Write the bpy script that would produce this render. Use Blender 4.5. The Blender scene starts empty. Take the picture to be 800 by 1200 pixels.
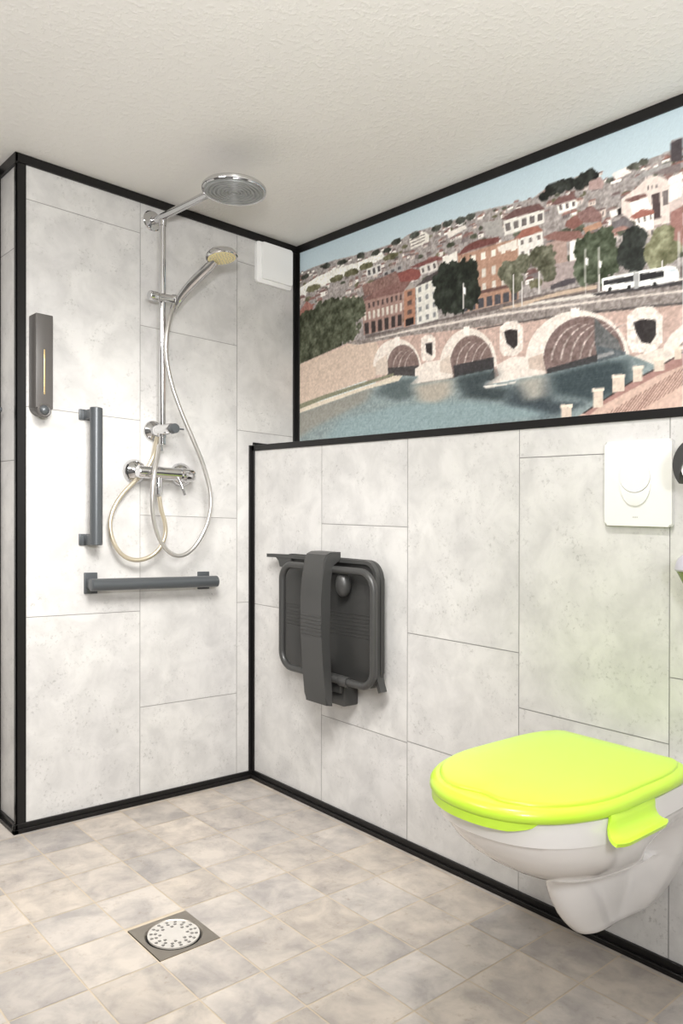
import bpy, bmesh, math, random
import numpy as np
from mathutils import Vector, Matrix
random.seed(11)
CAM = [-1.66871, -2.33004, 0.98503, 0.71867, -0.00401, 0.00164, 892.63052, -17.43717, 6.14662]
LAMP_A, LAMP_B, LAMP_C, LAMP_D, LAMP_E, EXPOSURE = 40, 48, 18, 128, 84, 0.13
HOSE_LONG = [[-0.3831, -0.09, 1.6696], [-0.4047, -0.1, 1.621], [-0.4201, -0.105, 1.5528], [-0.42, -0.105, 1.483], [-0.4039, -0.11, 1.401], [-0.3716, -0.115, 1.3148], [-0.329, -0.12, 1.2255], [-0.2891, -0.12, 1.143], [-0.2637, -0.12, 1.0637], [-0.2603, -0.12, 1.0], [-0.2757, -0.115, 0.9328], [-0.3093, -0.11, 0.8745], [-0.3488, -0.11, 0.8429], [-0.3875, -0.11, 0.8374], [-0.4265, -0.112, 0.86], [-0.4592, -0.115, 0.9097], [-0.4772, -0.12, 0.9727], [-0.4815, -0.125, 1.0383], [-0.4713, -0.12, 1.102], [-0.4469, -0.095, 1.1599], [-0.427, -0.07, 1.1992]]
HOSE_SHORT = [[-0.4296, -0.075, 1.0299], [-0.4201, -0.072, 0.9851], [-0.4063, -0.07, 0.9459], [-0.4035, -0.068, 0.9061], [-0.4187, -0.064, 0.8633], [-0.4479, -0.06, 0.8348], [-0.4859, -0.056, 0.8208], [-0.5222, -0.05, 0.8235], [-0.5554, -0.045, 0.8454], [-0.578, -0.04, 0.8889], [-0.5834, -0.036, 0.9407], [-0.5669, -0.032, 0.9905], [-0.5323, -0.028, 1.039], [-0.4859, -0.026, 1.0836], [-0.4487, -0.026, 1.1228], [-0.4289, -0.03, 1.1612], [-0.4248, -0.04, 1.201], [-0.424, -0.05, 1.2289]]
MURAL_SKYLINE = [-41, 1926, 44, 1931, 126, 1935, 237, 1932, 329, 1925, 438, 1920, 500, 1920, 560, 1922, 598, 1932, 674, 1929, 728, 1928, 780, 1927, 831, 1924, 880, 1926, 943, 1921, 1004, 1914, 1076, 1910, 1102, 1919, 1132, 1931, 1172, 1928, 1203, 1926, 1237, 1931, 1267, 1926, 1286, 1895, 1322, 1893, 1357, 1897, 1414, 1907, 1468, 1910, 1470, 1934, 1499, 1932]
MURAL_OPS = [
(0,(160,150,146),26,[-41,1926,44,1931,126,1935,237,1932,329,1925,438,1920,500,1920,560,1922,598,1932,674,1929,728,1928,780,1927,831,1924,880,1926,943,1921,1004,1914,1076,1910,1102,1919,1132,1931,1172,1928,1203,1926,1237,1931,1267,1926,1286,1895,1322,1893,1357,1897,1414,1907,1468,1910,1470,1934,1499,1932,1500,1551,881,1598,-40,1591]),
(0,(222,220,212),22,[23,1872,126,1893,261,1901,351,1896,471,1903,488,1881,351,1865,261,1860,126,1851,23,1842]),
(0,(212,206,196),12,[599,1915,666,1922,685,1907,685,1884,606,1879]),
(0,(120,105,98),14,[601,1911,668,1915,668,1912,601,1908]),
(0,(120,105,98),14,[602,1900,668,1905,668,1902,602,1897]),
(0,(120,105,98),14,[603,1890,668,1895,668,1892,604,1886]),
(1,(72,76,64),26,[80,1908,78,1904,73,1901,64,1899,55,1898,45,1899,36,1902,31,1905,29,1909,30,1913,36,1917,45,1919,55,1919,64,1918,73,1916,78,1912]),
(1,(72,76,64),26,[204,1922,202,1918,197,1915,189,1913,180,1913,171,1914,163,1916,157,1919,155,1923,157,1927,163,1930,171,1932,180,1933,189,1932,197,1930,202,1926]),
(1,(72,76,64),26,[288,1915,287,1911,282,1908,274,1906,265,1906,256,1907,249,1909,244,1912,242,1916,244,1920,249,1923,256,1925,265,1926,274,1925,282,1922,287,1919]),
(1,(72,76,64),26,[386,1916,385,1913,380,1910,373,1908,364,1907,356,1908,349,1910,344,1914,342,1917,344,1921,349,1924,356,1926,364,1927,373,1926,380,1923,385,1920]),
(1,(72,76,64),26,[463,1907,461,1903,457,1900,450,1898,442,1898,434,1899,427,1901,422,1904,421,1908,422,1911,427,1914,434,1916,442,1917,450,1916,457,1914,461,1910]),
(1,(72,76,64),26,[520,1901,518,1898,514,1895,508,1893,500,1893,492,1894,485,1896,481,1899,479,1902,481,1906,485,1909,492,1911,500,1911,507,1910,514,1908,518,1905]),
(1,(112,108,72),26,[151,1854,147,1849,138,1845,123,1843,106,1842,88,1843,73,1847,63,1851,60,1856,63,1861,73,1865,88,1868,106,1868,123,1867,138,1863,147,1859]),
(1,(112,108,72),26,[279,1861,276,1857,267,1853,253,1850,237,1850,221,1851,207,1854,198,1858,194,1863,198,1868,207,1872,221,1874,237,1875,253,1874,267,1871,276,1866]),
(1,(112,108,72),26,[356,1866,353,1861,344,1858,331,1855,316,1855,300,1856,287,1859,278,1863,275,1868,278,1873,287,1876,300,1879,316,1879,331,1878,344,1875,353,1871]),
(1,(112,108,72),26,[552,1877,549,1872,541,1869,530,1867,516,1866,502,1867,490,1870,482,1874,479,1879,482,1883,490,1887,502,1889,516,1889,530,1888,541,1885,549,1881]),
(1,(112,108,72),26,[433,1872,431,1868,422,1864,410,1862,395,1861,380,1863,367,1865,359,1870,356,1874,359,1879,367,1883,380,1885,395,1885,410,1884,422,1881,431,1877]),
(1,(82,86,76),26,[564,1920,562,1916,557,1912,549,1910,540,1909,531,1911,523,1913,518,1917,516,1922,518,1926,523,1930,531,1932,540,1933,549,1931,557,1929,562,1925]),
(1,(82,86,76),26,[644,1922,642,1918,637,1915,630,1912,621,1912,613,1913,605,1915,600,1919,598,1924,600,1928,605,1931,613,1934,621,1934,630,1933,637,1931,642,1927]),
(1,(82,86,76),26,[738,1920,737,1915,732,1912,725,1910,717,1909,709,1910,702,1913,697,1916,695,1921,697,1925,702,1928,709,1930,717,1931,725,1930,732,1927,737,1924]),
(1,(82,86,76),26,[784,1921,782,1917,778,1913,771,1911,763,1911,755,1912,748,1914,743,1918,742,1922,743,1926,748,1929,755,1932,763,1932,771,1931,777,1929,782,1925]),
(1,(82,86,76),26,[834,1918,833,1914,828,1910,822,1908,814,1907,806,1908,800,1911,795,1915,794,1919,795,1923,800,1926,806,1928,814,1929,822,1928,828,1925,833,1922]),
(1,(82,86,76),26,[874,1917,872,1913,868,1910,862,1908,854,1907,846,1908,840,1911,836,1914,834,1918,836,1922,840,1926,846,1928,854,1928,861,1927,868,1925,872,1921]),
(0,(214,206,196),10,[759,1893,831,1900,841,1887,766,1875]),
(0,(200,196,190),12,[395,1861,467,1866,471,1832,399,1830]),
(0,(90,85,88),14,[402,1855,414,1856,417,1837,405,1837]),
(0,(90,85,88),14,[426,1857,438,1857,441,1838,429,1838]),
(0,(90,85,88),14,[450,1858,462,1859,465,1839,453,1838]),
(0,(165,160,158),14,[475,1831,568,1840,576,1803,480,1795]),
(0,(95,92,96),14,[484,1828,500,1829,501,1820,485,1819]),
(0,(95,92,96),14,[486,1809,502,1811,503,1802,487,1800]),
(0,(95,92,96),14,[515,1830,531,1832,532,1823,517,1821]),
(0,(95,92,96),14,[518,1812,534,1814,535,1805,520,1803]),
(0,(95,92,96),14,[546,1833,561,1834,563,1825,548,1824]),
(0,(95,92,96),14,[549,1815,565,1816,567,1807,551,1806]),
(0,(158,82,74),12,[532,1813,610,1816,667,1794,637,1773,560,1778]),
(0,(205,198,190),12,[644,1811,717,1819,725,1784,652,1784]),
(0,(110,100,98),14,[654,1805,663,1805,667,1791,657,1791]),
(0,(110,100,98),14,[678,1807,688,1807,692,1792,682,1791]),
(0,(110,100,98),14,[702,1809,712,1809,716,1793,706,1792]),
(0,(140,78,74),12,[599,1821,717,1832,746,1817,637,1812]),
(0,(150,110,100),18,[374,1806,540,1823,560,1781,387,1767]),
(0,(176,112,98),16,[24,1782,65,1814,106,1790,96,1753,24,1752]),
(0,(170,132,120),14,[374,1751,572,1750,572,1632,383,1631]),
(0,(205,195,182),10,[382,1710,394,1710,396,1683,384,1683]),
(0,(205,195,182),10,[405,1710,416,1710,418,1683,407,1683]),
(0,(205,195,182),10,[428,1710,439,1710,440,1683,429,1683]),
(0,(205,195,182),10,[450,1710,461,1710,462,1683,451,1683]),
(0,(205,195,182),10,[472,1710,483,1710,483,1683,473,1683]),
(0,(205,195,182),10,[493,1710,504,1710,505,1683,494,1683]),
(0,(205,195,182),10,[515,1710,525,1710,526,1683,515,1683]),
(0,(205,195,182),10,[536,1710,546,1710,546,1683,536,1683]),
(0,(205,195,182),10,[557,1710,567,1710,567,1683,557,1683]),
(0,(96,74,72),10,[381,1740,391,1740,392,1722,383,1722]),
(0,(96,74,72),10,[404,1740,414,1740,415,1722,406,1722]),
(0,(96,74,72),10,[427,1740,436,1740,437,1722,428,1722]),
(0,(96,74,72),10,[449,1740,458,1740,459,1722,450,1722]),
(0,(96,74,72),10,[472,1740,480,1740,481,1722,472,1722]),
(0,(96,74,72),10,[493,1740,502,1740,503,1722,494,1722]),
(0,(96,74,72),10,[515,1740,524,1740,524,1722,515,1722]),
(0,(96,74,72),10,[536,1740,545,1740,545,1722,537,1722]),
(0,(96,74,72),10,[557,1739,566,1739,566,1721,557,1721]),
(0,(70,58,58),8,[386,1672,407,1672,409,1634,389,1634]),
(0,(70,58,58),8,[420,1672,440,1672,442,1634,422,1634]),
(0,(70,58,58),8,[453,1672,472,1672,474,1634,454,1634]),
(0,(70,58,58),8,[485,1672,504,1672,505,1634,486,1634]),
(0,(70,58,58),8,[517,1672,535,1672,536,1635,517,1634]),
(0,(70,58,58),8,[548,1672,566,1672,566,1635,548,1635]),
(0,(146,102,94),14,[361,1751,430,1773,544,1784,607,1774,576,1746]),
(0,(186,128,98),12,[576,1749,626,1750,626,1629,576,1626]),
(0,(110,86,80),10,[591,1742,611,1742,611,1727,591,1726]),
(0,(110,86,80),10,[591,1711,611,1712,611,1696,591,1696]),
(0,(110,86,80),10,[591,1680,611,1681,611,1666,591,1665]),
(0,(45,38,38),6,[584,1652,619,1654,619,1630,584,1628]),
(0,(170,160,152),8,[576,1749,607,1771,629,1749]),
(0,(208,204,194),10,[629,1752,721,1763,725,1628,634,1625]),
(0,(140,140,142),14,[639,1745,652,1747,652,1730,640,1729]),
(0,(140,140,142),14,[640,1713,653,1714,653,1698,641,1697]),
(0,(140,140,142),14,[641,1681,654,1682,654,1666,642,1665]),
(0,(140,140,142),14,[642,1649,655,1650,655,1634,643,1633]),
(0,(140,140,142),14,[670,1749,682,1750,683,1734,671,1732]),
(0,(140,140,142),14,[671,1716,683,1717,684,1701,672,1700]),
(0,(140,140,142),14,[672,1683,684,1684,685,1668,673,1667]),
(0,(140,140,142),14,[673,1651,685,1651,686,1635,674,1634]),
(0,(140,140,142),14,[700,1752,712,1754,713,1737,701,1736]),
(0,(140,140,142),14,[701,1719,713,1720,714,1703,702,1702]),
(0,(140,140,142),14,[702,1686,714,1686,715,1670,703,1669]),
(0,(140,140,142),14,[703,1652,715,1653,716,1636,704,1636]),
(0,(92,80,80),10,[626,1750,674,1773,732,1785,725,1760]),
(0,(184,138,112),12,[804,1811,1028,1810,1028,1629,815,1631]),
(0,(222,214,200),8,[816,1798,834,1798,835,1778,817,1778]),
(0,(222,214,200),8,[855,1798,873,1798,873,1777,856,1777]),
(0,(222,214,200),8,[893,1798,910,1797,911,1777,894,1777]),
(0,(222,214,200),8,[931,1797,947,1797,948,1777,931,1777]),
(0,(222,214,200),8,[967,1797,983,1797,983,1777,967,1777]),
(0,(222,214,200),8,[1003,1797,1018,1797,1018,1776,1003,1777]),
(0,(205,196,184),10,[820,1748,835,1748,837,1722,821,1722]),
(0,(205,196,184),10,[822,1705,838,1705,839,1679,824,1679]),
(0,(205,196,184),10,[858,1748,874,1748,875,1722,860,1722]),
(0,(205,196,184),10,[860,1705,875,1705,876,1679,862,1679]),
(0,(205,196,184),10,[896,1748,911,1748,912,1722,897,1722]),
(0,(205,196,184),10,[898,1705,912,1704,913,1678,899,1678]),
(0,(205,196,184),10,[933,1748,947,1748,948,1722,934,1722]),
(0,(205,196,184),10,[934,1704,948,1704,949,1678,935,1678]),
(0,(205,196,184),10,[969,1747,983,1747,983,1721,969,1721]),
(0,(205,196,184),10,[970,1704,984,1704,984,1678,970,1678]),
(0,(205,196,184),10,[1004,1747,1018,1747,1018,1721,1004,1721]),
(0,(205,196,184),10,[1004,1704,1018,1704,1018,1678,1004,1678]),
(0,(86,84,92),8,[818,1662,841,1661,842,1632,820,1632]),
(0,(86,84,92),8,[851,1661,873,1661,874,1632,852,1632]),
(0,(86,84,92),8,[882,1661,904,1661,905,1632,884,1632]),
(0,(86,84,92),8,[914,1661,935,1661,936,1631,915,1632]),
(0,(86,84,92),8,[944,1661,965,1660,966,1631,945,1631]),
(0,(86,84,92),8,[974,1660,995,1660,995,1631,975,1631]),
(0,(86,84,92),8,[1004,1660,1024,1660,1024,1631,1004,1631]),
(0,(120,84,76),8,[815,1687,1028,1681,1028,1671,815,1676]),
(0,(134,74,68),10,[804,1811,831,1832,880,1840,959,1830,959,1815,867,1815]),
(0,(218,212,202),6,[742,1818,801,1826,804,1790,746,1788]),
(0,(212,207,198),8,[974,1874,1113,1868,1113,1829,980,1827]),
(0,(120,110,108),14,[981,1862,998,1862,1001,1839,984,1839]),
(0,(120,110,108),14,[1010,1861,1026,1861,1028,1839,1012,1839]),
(0,(120,110,108),14,[1038,1860,1054,1860,1055,1839,1039,1839]),
(0,(120,110,108),14,[1065,1860,1081,1859,1082,1839,1066,1839]),
(0,(120,110,108),14,[1092,1859,1108,1858,1108,1839,1092,1839]),
(0,(126,88,84),10,[968,1881,1016,1895,1096,1889,1116,1867,977,1873]),
(0,(165,160,155),10,[899,1887,968,1881,977,1826,912,1847]),
(0,(214,208,200),10,[1025,1811,1107,1809,1113,1742,1028,1743]),
(0,(130,118,114),14,[1035,1800,1044,1800,1045,1787,1035,1787]),
(0,(130,118,114),14,[1036,1767,1046,1766,1047,1753,1037,1753]),
(0,(130,118,114),14,[1063,1800,1072,1800,1073,1786,1063,1786]),
(0,(130,118,114),14,[1065,1766,1075,1766,1075,1753,1066,1753]),
(0,(130,118,114),14,[1090,1799,1100,1799,1101,1786,1091,1786]),
(0,(130,118,114),14,[1093,1766,1102,1766,1103,1752,1094,1753]),
(0,(176,106,86),8,[1022,1812,1039,1829,1091,1828,1110,1808,1028,1805]),
(0,(216,206,194),8,[953,1801,1022,1807,1025,1779,959,1785]),
(0,(176,146,134),12,[1119,1770,1183,1770,1189,1649,1119,1650]),
(0,(226,222,214),8,[1194,1756,1230,1765,1225,1697,1194,1700]),
(0,(152,104,94),10,[1107,1790,1146,1796,1224,1778,1235,1757,1186,1758,1124,1780]),
(0,(168,150,146),12,[1119,1707,1214,1702,1217,1643,1102,1643]),
(0,(92,84,90),6,[1133,1649,1186,1657,1215,1653,1209,1640,1135,1637]),
(0,(150,96,86),10,[1183,1815,1214,1825,1234,1796,1204,1786,1178,1802]),
(0,(150,110,104),14,[1214,1829,1262,1832,1287,1805,1287,1786,1234,1796]),
(0,(190,140,110),10,[1232,1783,1284,1787,1289,1772,1240,1767]),
(0,(222,218,210),10,[1151,1871,1204,1874,1219,1856,1214,1843,1159,1840]),
(0,(110,95,92),14,[1159,1865,1167,1865,1171,1850,1163,1850]),
(0,(110,95,92),14,[1179,1864,1188,1864,1190,1849,1182,1849]),
(0,(110,95,92),14,[1200,1863,1208,1862,1208,1848,1201,1849]),
(0,(135,92,88),10,[1132,1874,1159,1888,1204,1884,1214,1867,1156,1867]),
(1,(52,56,50),26,[1129,1903,1128,1898,1124,1893,1119,1890,1113,1889,1106,1890,1101,1894,1097,1899,1096,1904,1097,1910,1101,1914,1106,1917,1113,1918,1119,1917,1124,1914,1128,1909]),
(1,(52,56,50),26,[1161,1915,1160,1908,1154,1902,1147,1898,1137,1896,1128,1898,1120,1902,1115,1909,1113,1916,1114,1923,1120,1929,1128,1933,1137,1935,1146,1933,1154,1928,1160,1922]),
(1,(52,56,50),26,[1185,1914,1184,1907,1179,1901,1172,1897,1164,1895,1156,1897,1149,1901,1144,1908,1143,1915,1144,1922,1149,1928,1156,1932,1164,1933,1172,1932,1179,1927,1184,1921]),
(1,(52,56,50),26,[1211,1912,1210,1905,1206,1899,1200,1895,1193,1894,1186,1895,1180,1900,1176,1906,1175,1913,1176,1920,1180,1926,1186,1930,1193,1931,1200,1930,1206,1925,1210,1919]),
(1,(52,56,50),26,[1249,1909,1247,1901,1242,1895,1234,1890,1224,1889,1214,1891,1206,1896,1200,1902,1198,1911,1200,1919,1206,1925,1214,1929,1224,1931,1234,1929,1242,1924,1247,1917]),
(1,(52,56,50),26,[1274,1914,1272,1907,1268,1900,1260,1896,1252,1894,1243,1896,1236,1901,1231,1908,1229,1916,1231,1923,1236,1930,1243,1934,1252,1936,1260,1934,1267,1929,1272,1922]),
(1,(52,56,50),26,[1279,1911,1278,1907,1276,1904,1273,1901,1269,1900,1265,1901,1262,1904,1260,1908,1259,1912,1260,1916,1262,1920,1265,1922,1269,1923,1273,1922,1276,1920,1278,1916]),
(0,(178,146,140),10,[1249,1902,1284,1905,1294,1884,1289,1872,1249,1879]),
(0,(226,214,206),8,[1315,1902,1360,1907,1369,1889,1327,1882]),
(1,(96,96,84),26,[1391,1902,1390,1899,1386,1896,1380,1894,1373,1894,1366,1895,1360,1897,1356,1900,1355,1903,1356,1906,1360,1909,1366,1911,1373,1911,1380,1911,1386,1908,1390,1906]),
(1,(96,96,84),26,[1414,1904,1413,1901,1410,1898,1405,1897,1400,1896,1395,1897,1391,1899,1388,1902,1387,1905,1388,1908,1391,1911,1395,1913,1400,1913,1405,1912,1410,1911,1413,1908]),
(1,(96,96,84),26,[1322,1887,1321,1885,1319,1882,1315,1881,1310,1881,1306,1881,1302,1883,1299,1885,1298,1888,1299,1890,1302,1892,1306,1894,1310,1894,1315,1894,1319,1892,1321,1890]),
(0,(160,155,152),18,[1373,1872,1414,1881,1468,1884,1468,1863,1407,1866,1378,1860]),
(0,(134,118,116),10,[1414,1870,1468,1872,1493,1872,1493,1851,1457,1856]),
(0,(225,216,208),8,[1464,1844,1499,1849,1499,1778,1466,1784]),
(0,(214,196,186),10,[1341,1829,1380,1844,1409,1861,1436,1859,1464,1839,1468,1733,1425,1736,1358,1771,1341,1794]),
(0,(96,76,76),8,[1421,1816,1442,1816,1445,1752,1427,1752]),
(0,(130,118,116),8,[1449,1816,1464,1816,1464,1780,1451,1780]),
(0,(70,60,62),14,[1411,1841,1414,1840,1414,1831,1411,1831]),
(0,(70,60,62),14,[1422,1840,1425,1839,1425,1830,1422,1830]),
(0,(70,60,62),14,[1433,1838,1436,1838,1436,1829,1433,1829]),
(0,(228,222,214),6,[1364,1813,1407,1818,1427,1769,1374,1771]),
(0,(136,92,86),8,[1348,1823,1380,1826,1407,1823,1410,1815,1369,1812]),
(0,(228,222,214),6,[1378,1768,1427,1769,1427,1731,1388,1724]),
(0,(80,64,62),14,[1385,1766,1389,1766,1392,1754,1388,1754]),
(0,(80,64,62),14,[1401,1766,1405,1766,1407,1754,1403,1754]),
(0,(80,64,62),14,[1417,1767,1421,1767,1422,1755,1418,1755]),
(0,(176,104,88),8,[1365,1776,1396,1787,1427,1776,1430,1767,1378,1766]),
(0,(120,112,114),12,[1313,1775,1353,1781,1374,1758,1378,1740,1323,1750]),
(0,(170,124,112),10,[1308,1756,1346,1759,1365,1748,1313,1746]),
(0,(226,220,212),8,[1308,1807,1337,1808,1339,1790,1313,1788]),
(0,(58,50,52),6,[1330,1806,1341,1807,1341,1789,1332,1790]),
(0,(168,116,106),10,[1468,1758,1500,1766,1500,1666,1471,1684]),
(0,(200,180,172),10,[1466,1784,1499,1789,1500,1766,1468,1758]),
(0,(86,76,80),8,[1468,1929,1499,1932,1499,1874,1470,1882]),
(0,(122,108,104),18,[387,1631,637,1624,881,1627,1063,1632,1275,1626,1500,1620,1500,1570,1275,1585,881,1590,561,1606,396,1608]),
(0,(206,198,188),8,[561,1603,729,1617,881,1616,1119,1611,1287,1601,1500,1591,1500,1562,1275,1581,1005,1599,746,1597,438,1613]),
(0,(196,170,145),10,[959,1617,1173,1627,1275,1622,1275,1612,1119,1616,975,1604]),
(0,(80,74,76),8,[1255,1601,1311,1598,1500,1585,1500,1572,1275,1592]),
(1,(88,94,68),34,[185,1694,178,1662,157,1635,125,1617,86,1610,47,1617,13,1636,-11,1664,-19,1698,-11,1731,12,1758,46,1776,86,1781,124,1773,157,1753,178,1726]),
(1,(88,94,68),34,[316,1724,308,1696,284,1672,248,1656,205,1651,160,1657,121,1673,95,1699,86,1729,95,1759,121,1784,160,1799,204,1803,248,1795,284,1778,308,1753]),
(1,(88,94,68),34,[387,1725,381,1705,364,1687,338,1675,307,1671,276,1676,248,1688,230,1707,223,1729,230,1750,248,1768,275,1779,307,1783,338,1777,364,1764,381,1746]),
(1,(88,94,68),34,[266,1639,257,1617,230,1599,190,1587,141,1583,92,1588,48,1601,19,1621,8,1644,18,1667,48,1685,91,1697,141,1699,190,1693,230,1680,257,1661]),
(1,(88,94,68),34,[361,1672,353,1649,330,1629,294,1616,252,1612,209,1617,171,1631,145,1652,136,1677,145,1701,171,1721,208,1734,252,1737,294,1731,329,1716,353,1696]),
(1,(88,94,68),34,[146,1618,140,1601,123,1587,97,1577,66,1574,34,1578,6,1588,-12,1603,-19,1622,-12,1639,6,1654,34,1664,65,1666,97,1662,123,1651,140,1636]),
(1,(88,94,68),34,[391,1730,388,1714,380,1700,367,1691,352,1688,337,1692,323,1701,315,1715,311,1732,315,1748,323,1762,336,1771,352,1774,367,1770,380,1760,388,1746]),
(1,(50,58,46),22,[815,1745,811,1725,799,1708,781,1696,760,1692,739,1697,720,1709,708,1727,703,1748,707,1769,720,1786,738,1797,760,1801,781,1796,799,1783,810,1766]),
(1,(50,58,46),22,[890,1738,886,1716,873,1697,854,1685,832,1681,808,1685,789,1698,775,1717,770,1740,775,1763,788,1782,808,1794,831,1797,854,1792,873,1779,886,1760]),
(1,(50,58,46),22,[881,1688,875,1666,858,1647,832,1635,801,1631,770,1635,743,1648,724,1668,718,1691,724,1714,743,1733,770,1745,801,1748,832,1743,858,1729,875,1710]),
(1,(50,58,46),22,[894,1688,891,1667,882,1648,870,1636,855,1631,840,1636,827,1649,818,1668,815,1690,818,1712,826,1731,839,1743,854,1747,869,1742,882,1729,891,1710]),
(1,(50,58,46),22,[777,1701,775,1684,767,1670,756,1661,743,1658,729,1661,717,1671,710,1685,707,1702,710,1719,717,1733,729,1742,742,1745,756,1741,767,1731,775,1717]),
(1,(112,112,88),34,[1037,1719,1034,1706,1026,1695,1013,1687,999,1685,984,1688,971,1696,962,1707,959,1721,962,1734,971,1746,983,1753,998,1755,1013,1752,1026,1744,1034,1732]),
(1,(112,112,88),34,[1074,1730,1072,1719,1064,1709,1053,1703,1040,1701,1026,1703,1015,1710,1007,1720,1004,1731,1007,1743,1015,1752,1026,1758,1040,1760,1053,1757,1064,1751,1071,1741]),
(1,(112,112,88),34,[1046,1685,1043,1672,1037,1661,1028,1654,1017,1651,1005,1654,995,1662,989,1673,987,1687,989,1700,995,1711,1005,1719,1016,1721,1028,1718,1037,1710,1043,1699]),
(1,(112,112,88),34,[1151,1726,1149,1710,1142,1696,1131,1687,1119,1683,1106,1687,1095,1696,1088,1711,1085,1727,1088,1744,1095,1758,1106,1767,1119,1770,1131,1766,1142,1756,1149,1742]),
(1,(112,112,88),34,[1108,1739,1106,1728,1101,1718,1094,1712,1085,1710,1077,1712,1069,1719,1064,1729,1063,1740,1064,1751,1069,1760,1077,1767,1085,1769,1094,1766,1101,1760,1106,1750]),
(1,(112,112,88),34,[1154,1685,1152,1674,1147,1665,1139,1659,1130,1657,1120,1659,1112,1666,1107,1675,1105,1686,1107,1697,1112,1707,1120,1713,1130,1714,1139,1712,1147,1706,1152,1696]),
(1,(84,96,70),30,[1289,1727,1286,1711,1278,1698,1265,1689,1250,1686,1235,1690,1221,1699,1212,1713,1209,1729,1212,1745,1221,1758,1234,1766,1250,1769,1265,1765,1278,1756,1286,1743]),
(1,(84,96,70),30,[1330,1725,1327,1710,1320,1697,1308,1688,1294,1685,1280,1688,1268,1697,1260,1711,1257,1727,1260,1742,1268,1755,1280,1764,1294,1766,1308,1763,1319,1754,1327,1740]),
(1,(84,96,70),30,[1337,1670,1333,1652,1319,1636,1299,1625,1275,1622,1250,1625,1229,1637,1215,1653,1209,1673,1214,1692,1229,1708,1250,1719,1275,1722,1299,1717,1319,1705,1332,1689]),
(1,(84,96,70),30,[1255,1668,1253,1654,1248,1642,1240,1634,1230,1631,1220,1634,1212,1642,1206,1654,1204,1669,1206,1683,1212,1695,1220,1703,1230,1705,1239,1702,1248,1694,1253,1682]),
(1,(84,96,70),30,[1337,1678,1335,1661,1330,1647,1323,1637,1314,1634,1304,1637,1297,1647,1291,1662,1289,1679,1291,1696,1296,1711,1304,1720,1313,1723,1322,1719,1330,1710,1335,1695]),
(1,(58,64,58),20,[1408,1709,1405,1695,1398,1683,1387,1676,1374,1673,1361,1676,1350,1684,1342,1696,1339,1711,1342,1725,1349,1737,1361,1745,1374,1747,1387,1744,1398,1736,1405,1723]),
(1,(58,64,58),20,[1417,1664,1414,1651,1406,1640,1393,1633,1379,1630,1364,1633,1351,1641,1343,1652,1339,1666,1342,1680,1351,1691,1364,1698,1379,1700,1393,1697,1406,1689,1414,1678]),
(1,(58,64,58),20,[1372,1680,1370,1668,1366,1659,1359,1652,1351,1650,1343,1652,1336,1659,1332,1669,1330,1681,1332,1693,1336,1703,1343,1709,1351,1711,1359,1709,1366,1702,1370,1692]),
(1,(134,134,96),32,[1483,1699,1481,1686,1473,1675,1462,1668,1449,1666,1436,1668,1425,1676,1417,1687,1414,1700,1417,1713,1425,1724,1436,1731,1449,1734,1462,1731,1473,1723,1481,1712]),
(1,(134,134,96),32,[1445,1671,1443,1660,1439,1650,1432,1644,1423,1642,1415,1644,1408,1651,1403,1661,1401,1672,1403,1684,1408,1694,1415,1700,1423,1702,1432,1699,1439,1693,1443,1683]),
(1,(134,134,96),32,[1496,1661,1494,1648,1487,1637,1478,1630,1467,1628,1455,1630,1445,1638,1439,1649,1436,1662,1439,1675,1445,1686,1455,1693,1466,1695,1478,1692,1487,1685,1493,1674]),
(1,(134,134,96),32,[1471,1641,1468,1635,1462,1630,1452,1626,1441,1625,1429,1626,1419,1630,1413,1636,1410,1643,1412,1649,1419,1655,1429,1658,1441,1659,1452,1657,1462,1654,1468,1648]),
(0,(205,200,195),4,[824,1722,829,1721,829,1642,825,1642]),
(0,(205,200,195),4,[1009,1708,1012,1707,1013,1607,1009,1608]),
(0,(205,200,195),4,[1038,1681,1042,1681,1042,1602,1038,1602]),
(0,(205,200,195),4,[1095,1698,1099,1697,1099,1632,1095,1633]),
(0,(205,200,195),4,[1238,1726,1242,1725,1242,1601,1239,1602]),
(0,(205,200,195),4,[1278,1721,1281,1720,1282,1600,1278,1600]),
(0,(205,200,195),4,[1488,1706,1491,1706,1491,1584,1489,1585]),
(0,(205,200,195),4,[1448,1645,1451,1644,1451,1610,1448,1611]),
(0,(232,230,228),4,[826,1711,836,1703,835,1683,827,1690]),
(0,(232,230,228),4,[1241,1702,1249,1696,1247,1678,1241,1684]),
(0,(232,230,228),4,[1280,1686,1287,1680,1286,1662,1280,1668]),
(0,(236,236,232),4,[1287,1635,1374,1633,1469,1627,1485,1619,1490,1601,1488,1587,1450,1587,1290,1602]),
(0,(62,62,66),6,[1292,1628,1374,1625,1374,1609,1292,1616]),
(0,(52,52,56),6,[1392,1625,1454,1619,1454,1603,1428,1604,1392,1606]),
(0,(166,166,166),6,[1375,1631,1390,1630,1390,1589,1376,1589]),
(0,(190,200,206),6,[1464,1622,1483,1617,1483,1609,1464,1612]),
(1,(48,48,50),4,[1317,1603,1317,1600,1315,1599,1314,1597,1311,1597,1309,1597,1307,1599,1306,1601,1306,1603,1306,1605,1307,1607,1309,1608,1311,1609,1314,1608,1315,1607,1317,1605]),
(1,(48,48,50),4,[1368,1596,1368,1594,1367,1592,1365,1591,1363,1591,1361,1591,1359,1592,1358,1594,1357,1597,1358,1599,1359,1601,1361,1602,1363,1602,1365,1602,1367,1600,1368,1599]),
(1,(48,48,50),4,[1435,1591,1435,1589,1434,1587,1432,1586,1430,1585,1428,1586,1426,1587,1425,1589,1425,1591,1425,1593,1426,1595,1428,1596,1430,1597,1432,1596,1434,1595,1435,1593]),
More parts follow.
